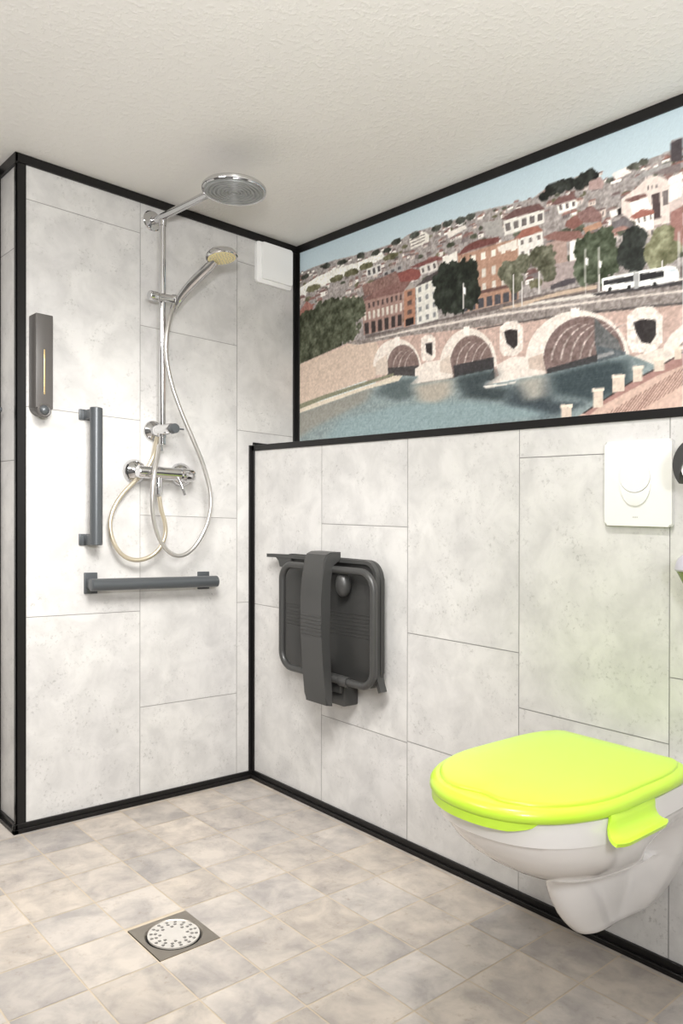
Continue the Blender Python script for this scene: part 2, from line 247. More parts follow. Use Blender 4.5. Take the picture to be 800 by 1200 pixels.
(0,(196,164,150),16,[-40,1568,321,1620,599,1611,944,1584,1173,1568,1500,1537,1501,1291,1359,1370,1120,1400,882,1413,600,1434,439,1459]),
(0,(205,180,160),12,[-40,1568,321,1614,438,1613,480,1536,439,1476,262,1454,-40,1412]),
(0,(150,138,132),26,[284,1619,438,1619,599,1622,944,1615,1173,1598,1370,1584,1500,1574,1500,1526,1370,1540,1173,1558,944,1571,599,1596,352,1603]),
(0,(206,194,184),10,[438,1613,599,1615,944,1605,1173,1589,1370,1573,1500,1562,1500,1556,1370,1568,1173,1582,944,1597,599,1608,438,1608]),
(0,(98,90,88),12,[881,1572,1173,1562,1370,1545,1500,1532,1500,1526,1370,1538,1173,1556,944,1566,881,1567]),
(0,(218,206,194),14,[430,1515,431,1528,434,1540,439,1551,446,1562,454,1571,464,1579,476,1586,488,1590,502,1594,516,1595,530,1595,545,1594,559,1590,573,1586,587,1579,599,1572,611,1563,622,1553,631,1543,638,1531,645,1519,649,1507,652,1495,653,1483]),
(0,(140,114,107),16,[497,1503,497,1513,499,1523,503,1532,507,1541,513,1549,519,1555,527,1561,535,1565,544,1568,553,1570,563,1570,572,1569,582,1567,591,1564,601,1559,609,1553,617,1546,624,1538,630,1530,636,1521,640,1511,643,1501,645,1491,645,1482,645,1443,497,1461]),
(0,(218,206,194),14,[729,1467,730,1483,733,1499,738,1514,745,1528,754,1541,764,1552,775,1561,788,1569,802,1574,816,1578,830,1579,845,1578,860,1575,874,1570,888,1563,900,1555,912,1545,923,1533,932,1521,940,1507,946,1493,950,1478,953,1462,954,1447]),
(0,(138,112,105),16,[771,1465,772,1478,774,1491,778,1503,783,1514,789,1524,797,1533,806,1541,815,1547,825,1551,836,1554,847,1555,858,1555,869,1553,880,1549,891,1543,900,1537,909,1529,917,1520,925,1510,931,1499,935,1487,939,1475,941,1463,942,1450,942,1411,771,1431]),
(0,(218,206,194),14,[1052,1449,1054,1468,1058,1485,1065,1502,1075,1517,1088,1531,1102,1542,1119,1552,1137,1559,1156,1564,1176,1566,1197,1566,1217,1564,1238,1560,1257,1553,1276,1544,1294,1534,1310,1522,1324,1508,1336,1494,1347,1478,1355,1462,1361,1445,1365,1429,1366,1412]),
(0,(136,110,104),16,[1111,1444,1112,1460,1116,1475,1121,1489,1129,1502,1138,1514,1149,1524,1162,1532,1176,1538,1191,1543,1206,1545,1222,1546,1238,1544,1254,1541,1269,1535,1283,1528,1297,1520,1310,1509,1321,1498,1331,1486,1339,1472,1346,1458,1350,1444,1353,1430,1354,1415,1354,1382,1111,1413]),
(0,(178,160,152),46,[522,1493,523,1500,524,1507,526,1514,529,1520,533,1526,537,1531,541,1536,547,1540,552,1544,558,1547,565,1549,571,1550,572,1548,566,1547,560,1545,555,1542,549,1539,545,1535,540,1530,536,1525,533,1519,530,1513,528,1506,527,1499,526,1492]),
(0,(178,160,152),46,[550,1489,551,1497,552,1504,554,1510,557,1516,560,1522,564,1527,569,1532,574,1536,580,1540,586,1543,592,1545,598,1546,600,1545,593,1543,588,1541,582,1538,577,1535,572,1531,568,1526,564,1521,561,1515,558,1509,556,1503,555,1496,554,1489]),
(0,(178,160,152),46,[577,1486,578,1493,579,1500,581,1506,584,1513,588,1518,592,1524,596,1528,601,1532,607,1536,613,1539,619,1541,625,1542,626,1541,620,1539,615,1537,609,1535,604,1531,599,1527,595,1522,591,1517,588,1512,585,1505,584,1499,582,1492,582,1485]),
(0,(178,160,152),46,[797,1462,797,1471,799,1480,802,1489,805,1497,809,1505,814,1512,820,1518,826,1524,833,1528,840,1532,848,1535,855,1536,857,1535,849,1533,842,1530,836,1526,829,1522,823,1517,818,1510,814,1504,810,1496,806,1488,804,1479,802,1470,802,1461]),
(0,(178,160,152),46,[827,1458,828,1467,829,1476,832,1485,835,1493,839,1501,844,1508,850,1514,856,1519,862,1524,869,1527,877,1530,885,1532,886,1530,879,1528,872,1526,865,1522,859,1517,853,1512,848,1506,844,1499,840,1492,837,1484,834,1475,833,1466,832,1457]),
(0,(178,160,152),46,[857,1454,858,1463,859,1472,862,1481,865,1489,869,1496,874,1503,879,1509,885,1515,892,1519,898,1523,906,1526,913,1527,915,1526,908,1524,901,1521,894,1518,888,1513,883,1508,878,1502,873,1495,869,1488,866,1480,864,1471,862,1462,862,1453]),
(0,(178,160,152),46,[886,1450,887,1460,888,1468,891,1477,894,1485,898,1492,903,1499,908,1505,914,1511,920,1515,927,1519,934,1521,942,1523,943,1521,936,1520,929,1517,923,1513,917,1509,911,1504,906,1498,902,1491,898,1484,895,1476,893,1467,892,1459,891,1450]),
(0,(178,160,152),46,[1135,1441,1136,1453,1139,1464,1143,1475,1148,1484,1154,1494,1162,1502,1170,1509,1180,1516,1190,1521,1201,1525,1212,1527,1224,1529,1225,1527,1214,1525,1204,1522,1193,1518,1184,1513,1175,1507,1167,1500,1160,1492,1154,1483,1149,1473,1145,1463,1143,1452,1141,1440]),
(0,(178,160,152),46,[1165,1437,1166,1449,1168,1460,1172,1470,1177,1480,1184,1489,1191,1497,1199,1505,1209,1511,1218,1516,1229,1520,1240,1523,1252,1524,1253,1522,1242,1520,1232,1517,1222,1514,1212,1508,1204,1502,1196,1495,1189,1487,1183,1478,1178,1469,1174,1458,1172,1447,1171,1436]),
(0,(178,160,152),46,[1194,1433,1195,1445,1197,1455,1201,1466,1206,1476,1212,1485,1219,1493,1228,1500,1237,1506,1246,1511,1257,1515,1268,1518,1279,1519,1280,1517,1270,1516,1259,1513,1250,1509,1240,1504,1232,1498,1224,1491,1217,1483,1211,1474,1207,1464,1203,1454,1201,1443,1200,1432]),
(0,(178,160,152),46,[1222,1429,1223,1441,1226,1451,1229,1462,1234,1471,1240,1480,1247,1488,1255,1495,1264,1502,1274,1507,1284,1510,1295,1513,1306,1515,1307,1513,1297,1511,1286,1508,1277,1504,1268,1499,1259,1493,1252,1486,1245,1478,1239,1470,1235,1460,1231,1450,1229,1439,1228,1428]),
(0,(178,160,152),46,[1250,1426,1251,1437,1253,1447,1257,1458,1262,1467,1268,1476,1275,1484,1282,1491,1291,1497,1300,1502,1310,1506,1321,1509,1332,1510,1333,1508,1323,1506,1313,1504,1304,1500,1295,1495,1286,1489,1279,1482,1273,1474,1267,1465,1262,1456,1259,1446,1257,1435,1256,1425]),
(0,(178,160,152),46,[1277,1422,1278,1433,1281,1443,1284,1453,1289,1463,1295,1472,1301,1480,1309,1487,1318,1493,1327,1498,1337,1502,1347,1504,1357,1506,1359,1504,1349,1502,1339,1499,1330,1495,1321,1491,1313,1485,1306,1478,1299,1470,1294,1461,1289,1452,1286,1442,1284,1432,1283,1421]),
(0,(110,112,112),18,[1268,1537,1290,1510,1333,1467,1352,1420,1359,1375,1276,1417,1268,1473]),
(0,(96,106,112),14,[1273,1461,1354,1433,1361,1370,1276,1381]),
(0,(150,150,150),8,[1261,1433,1321,1440,1324,1431,1263,1423]),
(0,(198,176,160),14,[1061,1456,1109,1464,1120,1407,1064,1406]),
(0,(206,188,172),12,[733,1490,771,1507,785,1448,733,1447]),
(0,(206,188,172),12,[443,1527,497,1549,505,1480,443,1482]),
(0,(84,78,78),10,[501,1501,641,1491,642,1441,505,1457]),
(0,(72,68,70),10,[788,1472,941,1477,945,1406,792,1429]),
(0,(74,72,74),10,[1122,1418,1276,1437,1276,1381,1125,1380]),
(0,(226,216,206),8,[533,1601,557,1599,557,1569,533,1571]),
(0,(226,216,206),8,[827,1586,850,1584,850,1556,827,1558]),
(0,(226,216,206),8,[1197,1574,1223,1570,1223,1546,1197,1549]),
(0,(218,206,194),20,[670,1585,697,1583,714,1568,715,1509,698,1498,661,1503,653,1517,652,1577]),
(0,(64,56,56),10,[671,1557,700,1558,700,1514,675,1529]),
(0,(218,206,194),20,[986,1574,1021,1571,1043,1548,1043,1484,1021,1469,975,1475,963,1496,963,1562]),
(0,(64,56,56),10,[978,1546,999,1550,1026,1543,1026,1500,1011,1490,987,1511]),
(0,(218,206,194),20,[1385,1542,1425,1536,1450,1507,1450,1441,1425,1420,1372,1428,1359,1455,1359,1524]),
(0,(64,56,56),10,[1375,1504,1397,1509,1433,1501,1435,1464,1420,1443,1397,1450,1382,1477]),
(0,(218,206,194),12,[1446,1407,1454,1435,1471,1458,1501,1478,1501,1291,1448,1360]),
(0,(150,124,114),10,[1480,1387,1488,1422,1501,1437,1501,1353]),
(0,(218,206,194),12,[626,1482,675,1498,732,1496,733,1458,788,1445,785,1435,675,1434,600,1432,626,1451]),
(0,(218,206,194),12,[951,1451,1005,1469,1061,1461,1064,1426,1120,1412,1120,1404,1020,1402,901,1395,960,1419]),
(0,(214,200,186),14,[1354,1415,1448,1428,1501,1395,1501,1343,1359,1348,1343,1372]),
(0,(136,153,154),14,[-40,1382,262,1426,439,1453,561,1468,642,1455,600,1432,785,1432,805,1435,942,1442,901,1395,1120,1404,1276,1417,1359,1426,1501,1353,1501,1228,-39,1253]),
(2,(150,148,138),14,[-40,1378,262,1423,439,1447,396,1397,117,1327,-39,1270]),
(2,(96,112,114),12,[501,1457,638,1450,600,1429,638,1396,561,1381,439,1417]),
(2,(70,84,88),12,[792,1431,942,1442,951,1415,901,1395,1006,1376,976,1341,833,1366]),
(2,(66,84,90),12,[1123,1399,1276,1415,1361,1414,1371,1347,1276,1312,1147,1344]),
(2,(70,84,92),14,[1005,1383,1120,1390,1147,1325,1251,1310,1120,1279,976,1316]),
(2,(176,166,150),16,[619,1427,785,1430,782,1382,711,1356,645,1373]),
(2,(172,168,156),16,[1020,1397,1120,1400,1120,1342,1058,1333]),
(2,(136,160,164),14,[262,1341,561,1370,882,1350,1064,1313,1147,1287,675,1273,167,1272]),
(0,(214,208,198),6,[901,1395,988,1393,1023,1396,1017,1390,914,1386]),
(0,(212,198,176),10,[-40,1399,262,1435,439,1456,529,1471,569,1467,553,1451,396,1439,167,1407,-40,1378]),
(0,(140,140,110),10,[-40,1412,166,1442,396,1467,529,1480,529,1471,396,1454,166,1426,-40,1392]),
(0,(206,172,154),10,[1216,1276,1276,1303,1371,1352,1437,1378,1501,1407,1501,1257,1221,1267]),
(0,(150,108,96),8,[1305,1281,1309,1280,1245,1203,1241,1203]),
(0,(150,108,96),8,[1319,1287,1322,1287,1259,1210,1255,1210]),
(0,(150,108,96),8,[1332,1293,1335,1293,1273,1217,1269,1217]),
(0,(150,108,96),8,[1345,1300,1348,1299,1287,1224,1283,1224]),
(0,(150,108,96),8,[1358,1306,1361,1306,1300,1230,1297,1231]),
(0,(150,108,96),8,[1371,1312,1374,1312,1314,1237,1310,1237]),
(0,(150,108,96),8,[1383,1318,1387,1318,1327,1244,1323,1244]),
(0,(150,108,96),8,[1396,1324,1399,1324,1340,1250,1337,1250]),
(0,(150,108,96),8,[1409,1330,1412,1330,1353,1257,1350,1257]),
(0,(150,108,96),8,[1421,1336,1424,1336,1366,1263,1363,1263]),
(0,(150,108,96),8,[1433,1342,1436,1341,1379,1269,1375,1270]),
(0,(150,108,96),8,[1445,1348,1448,1347,1392,1276,1388,1276]),
(0,(150,108,96),8,[1457,1353,1460,1353,1404,1282,1401,1282]),
(0,(150,108,96),8,[1469,1359,1472,1359,1416,1288,1413,1288]),
(0,(150,108,96),8,[1481,1365,1484,1364,1429,1294,1425,1294]),
(0,(150,108,96),8,[1493,1370,1496,1370,1441,1300,1438,1300]),
(0,(150,108,96),8,[1504,1376,1507,1375,1453,1306,1450,1306]),
(0,(150,108,96),8,[1516,1381,1519,1381,1465,1312,1462,1312]),
(0,(150,108,96),8,[1527,1386,1530,1386,1477,1318,1474,1318]),
(0,(150,108,96),8,[1538,1392,1541,1391,1488,1323,1485,1324]),
(0,(150,108,96),8,[1549,1397,1552,1397,1500,1329,1497,1330]),
(0,(150,108,96),8,[1560,1402,1563,1402,1511,1335,1508,1335]),
(0,(150,108,96),8,[1571,1408,1574,1407,1523,1340,1520,1341]),
(0,(150,108,96),8,[1582,1413,1585,1412,1534,1346,1531,1346]),
(0,(176,128,118),8,[1234,1284,1371,1354,1437,1380,1501,1409,1501,1378,1437,1361,1371,1334,1276,1294,1251,1276]),
(0,(66,54,52),8,[1234,1286,1371,1356,1437,1382,1501,1412,1501,1408,1437,1378,1371,1352,1236,1282]),
(0,(212,192,172),10,[1169,1304,1200,1303,1200,1268,1169,1266]),
(0,(226,208,188),8,[1166,1314,1203,1312,1203,1303,1166,1304]),
(0,(212,192,172),10,[1264,1339,1293,1338,1293,1297,1264,1295]),
(0,(226,208,188),8,[1261,1348,1295,1347,1295,1338,1261,1339]),
(0,(212,192,172),10,[1319,1369,1352,1367,1352,1332,1319,1331]),
(0,(226,208,188),8,[1317,1378,1354,1375,1354,1367,1317,1369]),
(0,(212,192,172),10,[1375,1384,1400,1383,1400,1352,1375,1351]),
(0,(226,208,188),8,[1373,1393,1402,1391,1402,1383,1373,1384]),
(0,(212,192,172),10,[1429,1398,1455,1397,1455,1372,1429,1371]),
(0,(226,208,188),8,[1426,1407,1457,1405,1457,1397,1426,1399]),
(0,(212,192,172),10,[1480,1419,1499,1418,1499,1395,1480,1394]),
(0,(226,208,188),8,[1478,1428,1501,1426,1501,1418,1478,1419]),
]
PI = math.pi
C = bpy.context.scene.collection

# ------------------------------------------------------------------ layout
# Room frame: back wall of the shower is y = 0 (room at y < 0), front of the
# half-height ledge is x = 0 (room at x < 0), floor z = 0.  The cabin stands a
# little out of level, so floor, ledge and ceiling all fall by the same small
# amount while the walls stay plumb.
SLOPE_X, SLOPE_Y = -0.0308, 0.0142
W_L = -0.8632       # left end of the shower's back wall
D_M = 0.2119        # depth of the ledge
H_L = 1.240         # height of the ledge
H_C = 2.0383        # height of the ceiling
Y_END = -3.2; X_END = -2.7; Y_ALC = 0.155

def lv(p):
    return Vector((p[0], p[1], p[2] + SLOPE_X * p[0] + SLOPE_Y * p[1]))

# ------------------------------------------------------------------ materials
def mat(name, col, rough=.5, metal=0., spec=.5, coat=0., bump=None, var=None, trans=0., sss=0.):
    m = bpy.data.materials.new(name); m.use_nodes = True
    nt = m.node_tree; b = nt.nodes['Principled BSDF']
    b.inputs['Base Color'].default_value = (*col, 1)
    b.inputs['Roughness'].default_value = rough
    b.inputs['Metallic'].default_value = metal
    b.inputs['Specular IOR Level'].default_value = spec
    b.inputs['Coat Weight'].default_value = coat
    b.inputs['Coat Roughness'].default_value = .05
    tc = nt.nodes.new('ShaderNodeTexCoord')
    if var:
        amt, sc = var
        n = nt.nodes.new('ShaderNodeTexNoise'); n.inputs['Scale'].default_value = sc
        n.inputs['Detail'].default_value = 4
        nt.links.new(tc.outputs['Object'], n.inputs['Vector'])
        r = nt.nodes.new('ShaderNodeMapRange')
        r.inputs['To Min'].default_value = 1 - amt; r.inputs['To Max'].default_value = 1 + amt
        nt.links.new(n.outputs['Fac'], r.inputs['Value'])
        mx = nt.nodes.new('ShaderNodeVectorMath'); mx.operation = 'SCALE'
        mx.inputs[0].default_value = col
        nt.links.new(r.outputs['Result'], mx.inputs['Scale'])
        nt.links.new(mx.outputs['Vector'], b.inputs['Base Color'])
    if bump:
        st, sc = bump
        n = nt.nodes.new('ShaderNodeTexNoise'); n.inputs['Scale'].default_value = sc
        n.inputs['Detail'].default_value = 3
        nt.links.new(tc.outputs['Object'], n.inputs['Vector'])
        bp = nt.nodes.new('ShaderNodeBump'); bp.inputs['Strength'].default_value = st
        bp.inputs['Distance'].default_value = .004
        nt.links.new(n.outputs['Fac'], bp.inputs['Height'])
        nt.links.new(bp.outputs['Normal'], b.inputs['Normal'])
    return m

def ramp(nt, src, stops):
    r = nt.nodes.new('ShaderNodeValToRGB')
    el = r.color_ramp.elements
    while len(el) < len(stops): el.new(.5)
    for e, (p, c) in zip(el, stops):
        e.position = p; e.color = (*c, 1)
    nt.links.new(src, r.inputs['Fac'])
    return r.outputs['Color']

def mix(nt, mode, a, b, fac=1.):
    m = nt.nodes.new('ShaderNodeMix'); m.data_type = 'RGBA'; m.blend_type = mode
    for s, v in ((m.inputs['Factor'], fac), (m.inputs['A'], a), (m.inputs['B'], b)):
        if isinstance(v, bpy.types.NodeSocket): nt.links.new(v, s)
        elif isinstance(v, (int, float)): s.default_value = v
        else: s.default_value = (*v, 1)
    return m.outputs['Result']

def slab_mat(name, base, cloud, speck, cloud_scale, speck_scale, rough, tile_amt, bump=0., streak=False):
    """mottled concrete / stone look; every panel or tile samples its own patch of it"""
    m = bpy.data.materials.new(name); m.use_nodes = True
    nt = m.node_tree; b = nt.nodes['Principled BSDF']
    g = nt.nodes.new('ShaderNodeNewGeometry')
    at = nt.nodes.new('ShaderNodeAttribute'); at.attribute_name = 'piece'
    off = nt.nodes.new('ShaderNodeVectorMath'); off.operation = 'SCALE'
    off.inputs[0].default_value = (13.1, 7.7, 17.3); nt.links.new(at.outputs['Fac'], off.inputs['Scale'])
    ad = nt.nodes.new('ShaderNodeVectorMath'); ad.operation = 'ADD'
    nt.links.new(g.outputs['Position'], ad.inputs[0]); nt.links.new(off.outputs['Vector'], ad.inputs[1])
    def noise(sc, det, dist=0., rg=.55):
        n = nt.nodes.new('ShaderNodeTexNoise'); n.inputs['Scale'].default_value = sc
        n.inputs['Detail'].default_value = det; n.inputs['Distortion'].default_value = dist
        n.inputs['Roughness'].default_value = rg
        nt.links.new(ad.outputs['Vector'], n.inputs['Vector']); return n.outputs['Fac']
    c1 = ramp(nt, noise(cloud_scale, 5, .4 if not streak else .35, .62), [(.34, cloud), (.62, (1, 1, 1))])
    c2 = ramp(nt, noise(speck_scale, 6, 0, .7), [(.30, speck), (.46, (1, 1, 1))])
    big = ramp(nt, noise(cloud_scale * .35, 2), [(.3, (.93, .93, .94)), (.7, (1.0, 1.0, .995))])
    # specks gather where a second cloud is strong
    msk = ramp(nt, noise(cloud_scale * 1.3, 3), [(.45, (0, 0, 0)), (.65, (1, 1, 1))])
    col = mix(nt, 'MULTIPLY', base, c1)
    col = mix(nt, 'MULTIPLY', col, c2, msk)
    col = mix(nt, 'MULTIPLY', col, big)
    tr = nt.nodes.new('ShaderNodeMapRange'); tr.inputs['To Min'].default_value = 1 - tile_amt
    tr.inputs['To Max'].default_value = 1 + tile_amt * .35
    nt.links.new(at.outputs['Fac'], tr.inputs['Value'])
    if streak:      # some tiles are greyer slate, others warmer sandstone
        fr = nt.nodes.new('ShaderNodeMath'); fr.operation = 'MULTIPLY'; fr.inputs[1].default_value = 7.3
        f2 = nt.nodes.new('ShaderNodeMath'); f2.operation = 'FRACT'
        nt.links.new(at.outputs['Fac'], fr.inputs[0]); nt.links.new(fr.outputs[0], f2.inputs[0])
        col = mix(nt, 'MULTIPLY', col, ramp(nt, f2.outputs[0], [(.2, (.92, .935, .96)), (.75, (1.0, .985, .96))]))
    sc = nt.nodes.new('ShaderNodeVectorMath'); sc.operation = 'SCALE'
    nt.links.new(col, sc.inputs[0]); nt.links.new(tr.outputs['Result'], sc.inputs['Scale'])
    nt.links.new(sc.outputs['Vector'], b.inputs['Base Color'])
    b.inputs['Roughness'].default_value = rough
    b.inputs['Specular IOR Level'].default_value = .4
    if bump:
        bp = nt.nodes.new('ShaderNodeBump'); bp.inputs['Strength'].default_value = bump
        bp.inputs['Distance'].default_value = .002
        nt.links.new(noise(cloud_scale * 6, 5), bp.inputs['Height']); nt.links.new(bp.outputs['Normal'], b.inputs['Normal'])
    return m

M_PANEL = slab_mat('concrete_look_panel', (.67, .658, .638), (.82, .82, .825), (.60, .595, .59), 10, 105, .42, .03)
M_SEAM = mat('panel_seam', (.30, .29, .28), .7)
M_TILE = slab_mat('stone_floor_tile', (.545, .492, .437), (.66, .67, .70), (.74, .70, .66), 11, 60, .38, .12, .2, True)
M_GROUT = mat('floor_grout', (.50, .425, .325), .8, var=(.12, 30))
M_WHITE_WALL = mat('painted_wall', (.80, .785, .76), .7, bump=(.1, 60))
M_GREY_WALL = mat('grey_wall', (.16, .155, .15), .6, bump=(.1, 60))
M_BLACK = mat('black_trim', (.007, .0065, .0065), .34, spec=.35)
M_ANTH = mat('anthracite_plastic', (.044, .044, .043), .36, var=(.06, 9))
M_PAN = mat('seat_pan_plastic', (.030, .030, .029), .42, var=(.08, 9))
M_ANTH2 = mat('anthracite_metal', (.085, .093, .10), .32, metal=.25, var=(.05, 9))
M_CHROME = mat('chrome', (.66, .66, .67), .06, metal=1, var=(.02, 12))
M_HOSE = mat('silver_hose', (.60, .585, .56), .33, metal=.85, var=(.05, 60))
M_HOSE2 = mat('brass_toned_hose', (.68, .61, .48), .33, metal=.8, var=(.06, 60))
M_BRASS = mat('brass', (.72, .55, .28), .3, metal=.9, var=(.05, 20))
M_GREYSPRAY = mat('grey_spray_plate', (.33, .34, .34), .35, metal=.4, var=(.08, 40))
M_CREAMSPRAY = mat('limescaled_spray_face', (.78, .67, .36), .5, var=(.16, 120))
M_NOZZLE = mat('grey_nozzle', (.45, .44, .40), .6, var=(.05, 40))
M_CERAMIC = mat('white_ceramic', (.92, .90, .885), .12, coat=.6, var=(.015, 3))
M_LIME = mat('lime_plastic', (.60, .90, .06), .28, coat=.25, var=(.03, 4))
M_PLASTIC = mat('white_plastic', (.76, .755, .73), .35, var=(.015, 5))
M_VENT = mat('vent_plastic', (.90, .90, .89), .35, var=(.015, 5))
M_MARK = mat('grey_print', (.45, .44, .42), .6, var=(.05, 40))
M_STEEL = mat('brushed_steel', (.36, .33, .29), .36, metal=.9, var=(.2, 25))
M_GRATE = mat('pale_steel_grate', (.60, .575, .54), .45, metal=.35, var=(.05, 30))
M_DISP = mat('taupe_grey_plastic', (.095, .088, .083), .42, var=(.05, 12))
M_DARK = mat('drain_dark', (.02, .02, .02), .8, var=(.1, 20))
M_PAPER = mat('white_paper', (.86, .85, .83), .9, var=(.02, 60), bump=(.2, 120))
M_GREY_CAP = mat('grey_lilac_plastic', (.50, .49, .55), .3, var=(.03, 8))
M_OLIVE = mat('olive_plastic', (.17, .23, .035), .25, var=(.15, 40))

def ceiling_mat():
    m = bpy.data.materials.new('textured_ceiling'); m.use_nodes = True
    nt = m.node_tree; b = nt.nodes['Principled BSDF']
    b.inputs['Base Color'].default_value = (.80, .78, .745, 1); b.inputs['Roughness'].default_value = .55
    tc = nt.nodes.new('ShaderNodeTexCoord')
    n1 = nt.nodes.new('ShaderNodeTexNoise'); n1.inputs['Scale'].default_value = 75; n1.inputs['Detail'].default_value = 2
    n2 = nt.nodes.new('ShaderNodeTexVoronoi'); n2.inputs['Scale'].default_value = 95
    nt.links.new(tc.outputs['Object'], n1.inputs['Vector']); nt.links.new(tc.outputs['Object'], n2.inputs['Vector'])
    r1 = ramp(nt, n1.outputs['Fac'], [(.48, (0, 0, 0)), (.66, (1, 1, 1))])
    h = mix(nt, 'MULTIPLY', r1, n2.outputs['Distance'], .5)
    bp = nt.nodes.new('ShaderNodeBump'); bp.inputs['Strength'].default_value = .22; bp.inputs['Distance'].default_value = .004
    nt.links.new(h, bp.inputs['Height']); nt.links.new(bp.outputs['Normal'], b.inputs['Normal'])
    return m
M_CEIL = ceiling_mat()

# ------------------------------------------------------------------ mesh helper
class G:
    def __init__(s): s.bm = bmesh.new()
    def verts(s, ps): return [s.bm.verts.new(Vector(p)) for p in ps]
    def face(s, vs, mi=0):
        f = s.bm.faces.new(vs); f.material_index = mi; return f
    def quad(s, ps, mi=0): return s.face(s.verts(ps), mi)
    def box(s, x0, x1, y0, y1, z0, z1, bevel=0., seg=2, mi=0):
        v = s.verts([(x, y, z) for x in (x0, x1) for y in (y0, y1) for z in (z0, z1)])
        fs = [s.face([v[i] for i in q], mi) for q in ((0,1,3,2),(4,6,7,5),(0,4,5,1),(2,3,7,6),(0,2,6,4),(1,5,7,3))]
        if bevel:
            es = list({e for f in fs for e in f.edges})
            bmesh.ops.bevel(s.bm, geom=es, offset=bevel, segments=seg, affect='EDGES', profile=.5)
        return s
    def rings(s, rs, cap0=True, cap1=True, closed=False, mi=0):
        R = [s.verts(r) for r in rs]
        n = len(R[0]); m = len(R)
        for a in range(m if closed else m - 1):
            A, B = R[a], R[(a + 1) % m]
            for i in range(n):
                s.face([A[i], A[(i + 1) % n], B[(i + 1) % n], B[i]], mi)
        if not closed:
            if cap0: s.face(R[0][::-1], mi)
            if cap1: s.face(R[-1], mi)
        return s
    def tube(s, pts, r, n=14, smooth=0, closed=False, caps=True, rfun=None):
        P = [Vector(p) for p in pts]
        if smooth:
            Q = []; m = len(P); rng = range(m if closed else m - 1)
            for i in rng:
                g = (lambda k: P[k % m]) if closed else (lambda k: P[max(0, min(m - 1, k))])
                p0, p1, p2, p3 = g(i - 1), g(i), g(i + 1), g(i + 2)
                for t in [k / smooth for k in range(smooth)]:
                    Q.append(.5 * ((2 * p1) + (-p0 + p2) * t + (2 * p0 - 5 * p1 + 4 * p2 - p3) * t * t + (-p0 + 3 * p1 - 3 * p2 + p3) * t ** 3))
            if not closed: Q.append(P[-1])
            P = Q
        m = len(P); rs = []; nrm = None
        for i in range(m):
            a, b = (P[(i - 1) % m], P[(i + 1) % m]) if closed else (P[max(0, i - 1)], P[min(m - 1, i + 1)])
            t = (b - a).normalized()
            if nrm is None:
                nrm = t.orthogonal().normalized()
            nrm = (nrm - t * nrm.dot(t)).normalized(); bn = t.cross(nrm)
            rr = r if rfun is None else rfun(i / (m - 1)) * r
            rs.append([P[i] + (nrm * math.cos(k * 2 * PI / n) + bn * math.sin(k * 2 * PI / n)) * rr for k in range(n)])
        return s.rings(rs, caps, caps, closed)
    def lathe(s, base, axis, prof, n=32, mi=0):
        """prof: list of (radius, distance along axis)"""
        a = Vector(axis).normalized(); u = a.orthogonal().normalized(); w = a.cross(u); o = Vector(base)
        rs = [[o + a * h + (u * math.cos(k * 2 * PI / n) + w * math.sin(k * 2 * PI / n)) * max(r, 1e-4) for k in range(n)] for r, h in prof]
        return s.rings(rs, mi=mi)
    def prism(s, outline, axis, a, b, bevel=0., mi=0):
        """outline: 2-D polygon in the two other axes (in x,y,z order), run from a to b along axis"""
        def p(q, v):
            l = [q[0], q[1]]; l.insert(axis, v); return l
        before = set(s.bm.faces)
        s.rings([[p(q, a) for q in outline], [p(q, b) for q in outline]], mi=mi)
        if bevel:
            es = list({e for f in s.bm.faces if f not in before for e in f.edges})
            bmesh.ops.bevel(s.bm, geom=es, offset=bevel, segments=2, affect='EDGES', profile=.5)
        return s

def link(name, g, mats, parent=None, base=None, smooth=35, sub=0, raw=None):
    """one mesh object from a G; base = the thing's base point in the room frame"""
    bm = g.bm
    bmesh.ops.recalc_face_normals(bm, faces=bm.faces[:])
    org = Vector((0, 0, 0))
    if parent is not None: org = Vector(parent['_org'])
    elif base is not None: org = lv(base)
    for v in bm.verts: v.co = lv(v.co) - org
    me = bpy.data.meshes.new(name); bm.to_mesh(me); bm.free()
    for m in (mats if isinstance(mats, (list, tuple)) else [mats]): me.materials.append(m)
    if smooth:
        me.polygons.foreach_set('use_smooth', [True] * len(me.polygons))
        me.set_sharp_from_angle(angle=math.radians(smooth))
    o = bpy.data.objects.new(name, me); C.objects.link(o)
    if parent is not None: o.parent = parent
    else: o.location = org
    o['_org'] = list(org)
    if sub:
        md = o.modifiers.new('subdivision', 'SUBSURF'); md.levels = sub; md.render_levels = sub
    return o

def thing(name, label, cat, base, group=None):
    o = bpy.data.objects.new(name, None); C.objects.link(o)
    o.location = lv(base); o['_org'] = list(o.location); o.empty_display_size = .05
    return tag(o, label, cat, group)
def tag(o, label, cat, group=None):
    o['label'] = label; o['category'] = cat
    if group: o['group'] = group
    return o
def struct(name, g, mats, smooth=0):
    o = link(name, g, mats, smooth=smooth); o['kind'] = 'structure'; return o

def rrect(a0, a1, b0, b1, r, n=6):
    out = []
    for cx, cy, s in ((a1 - r, b1 - r, 0), (a0 + r, b1 - r, 1), (a0 + r, b0 + r, 2), (a1 - r, b0 + r, 3)):
        for k in range(n + 1):
            t = (s + k / n) * PI / 2; out.append((cx + r * math.cos(t), cy + r * math.sin(t)))
    return out

# ------------------------------------------------------------------ the room
def pieces(o, vals):
    a = o.data.attributes.new('piece', 'FLOAT', 'FACE'); a.data.foreach_set('value', vals)

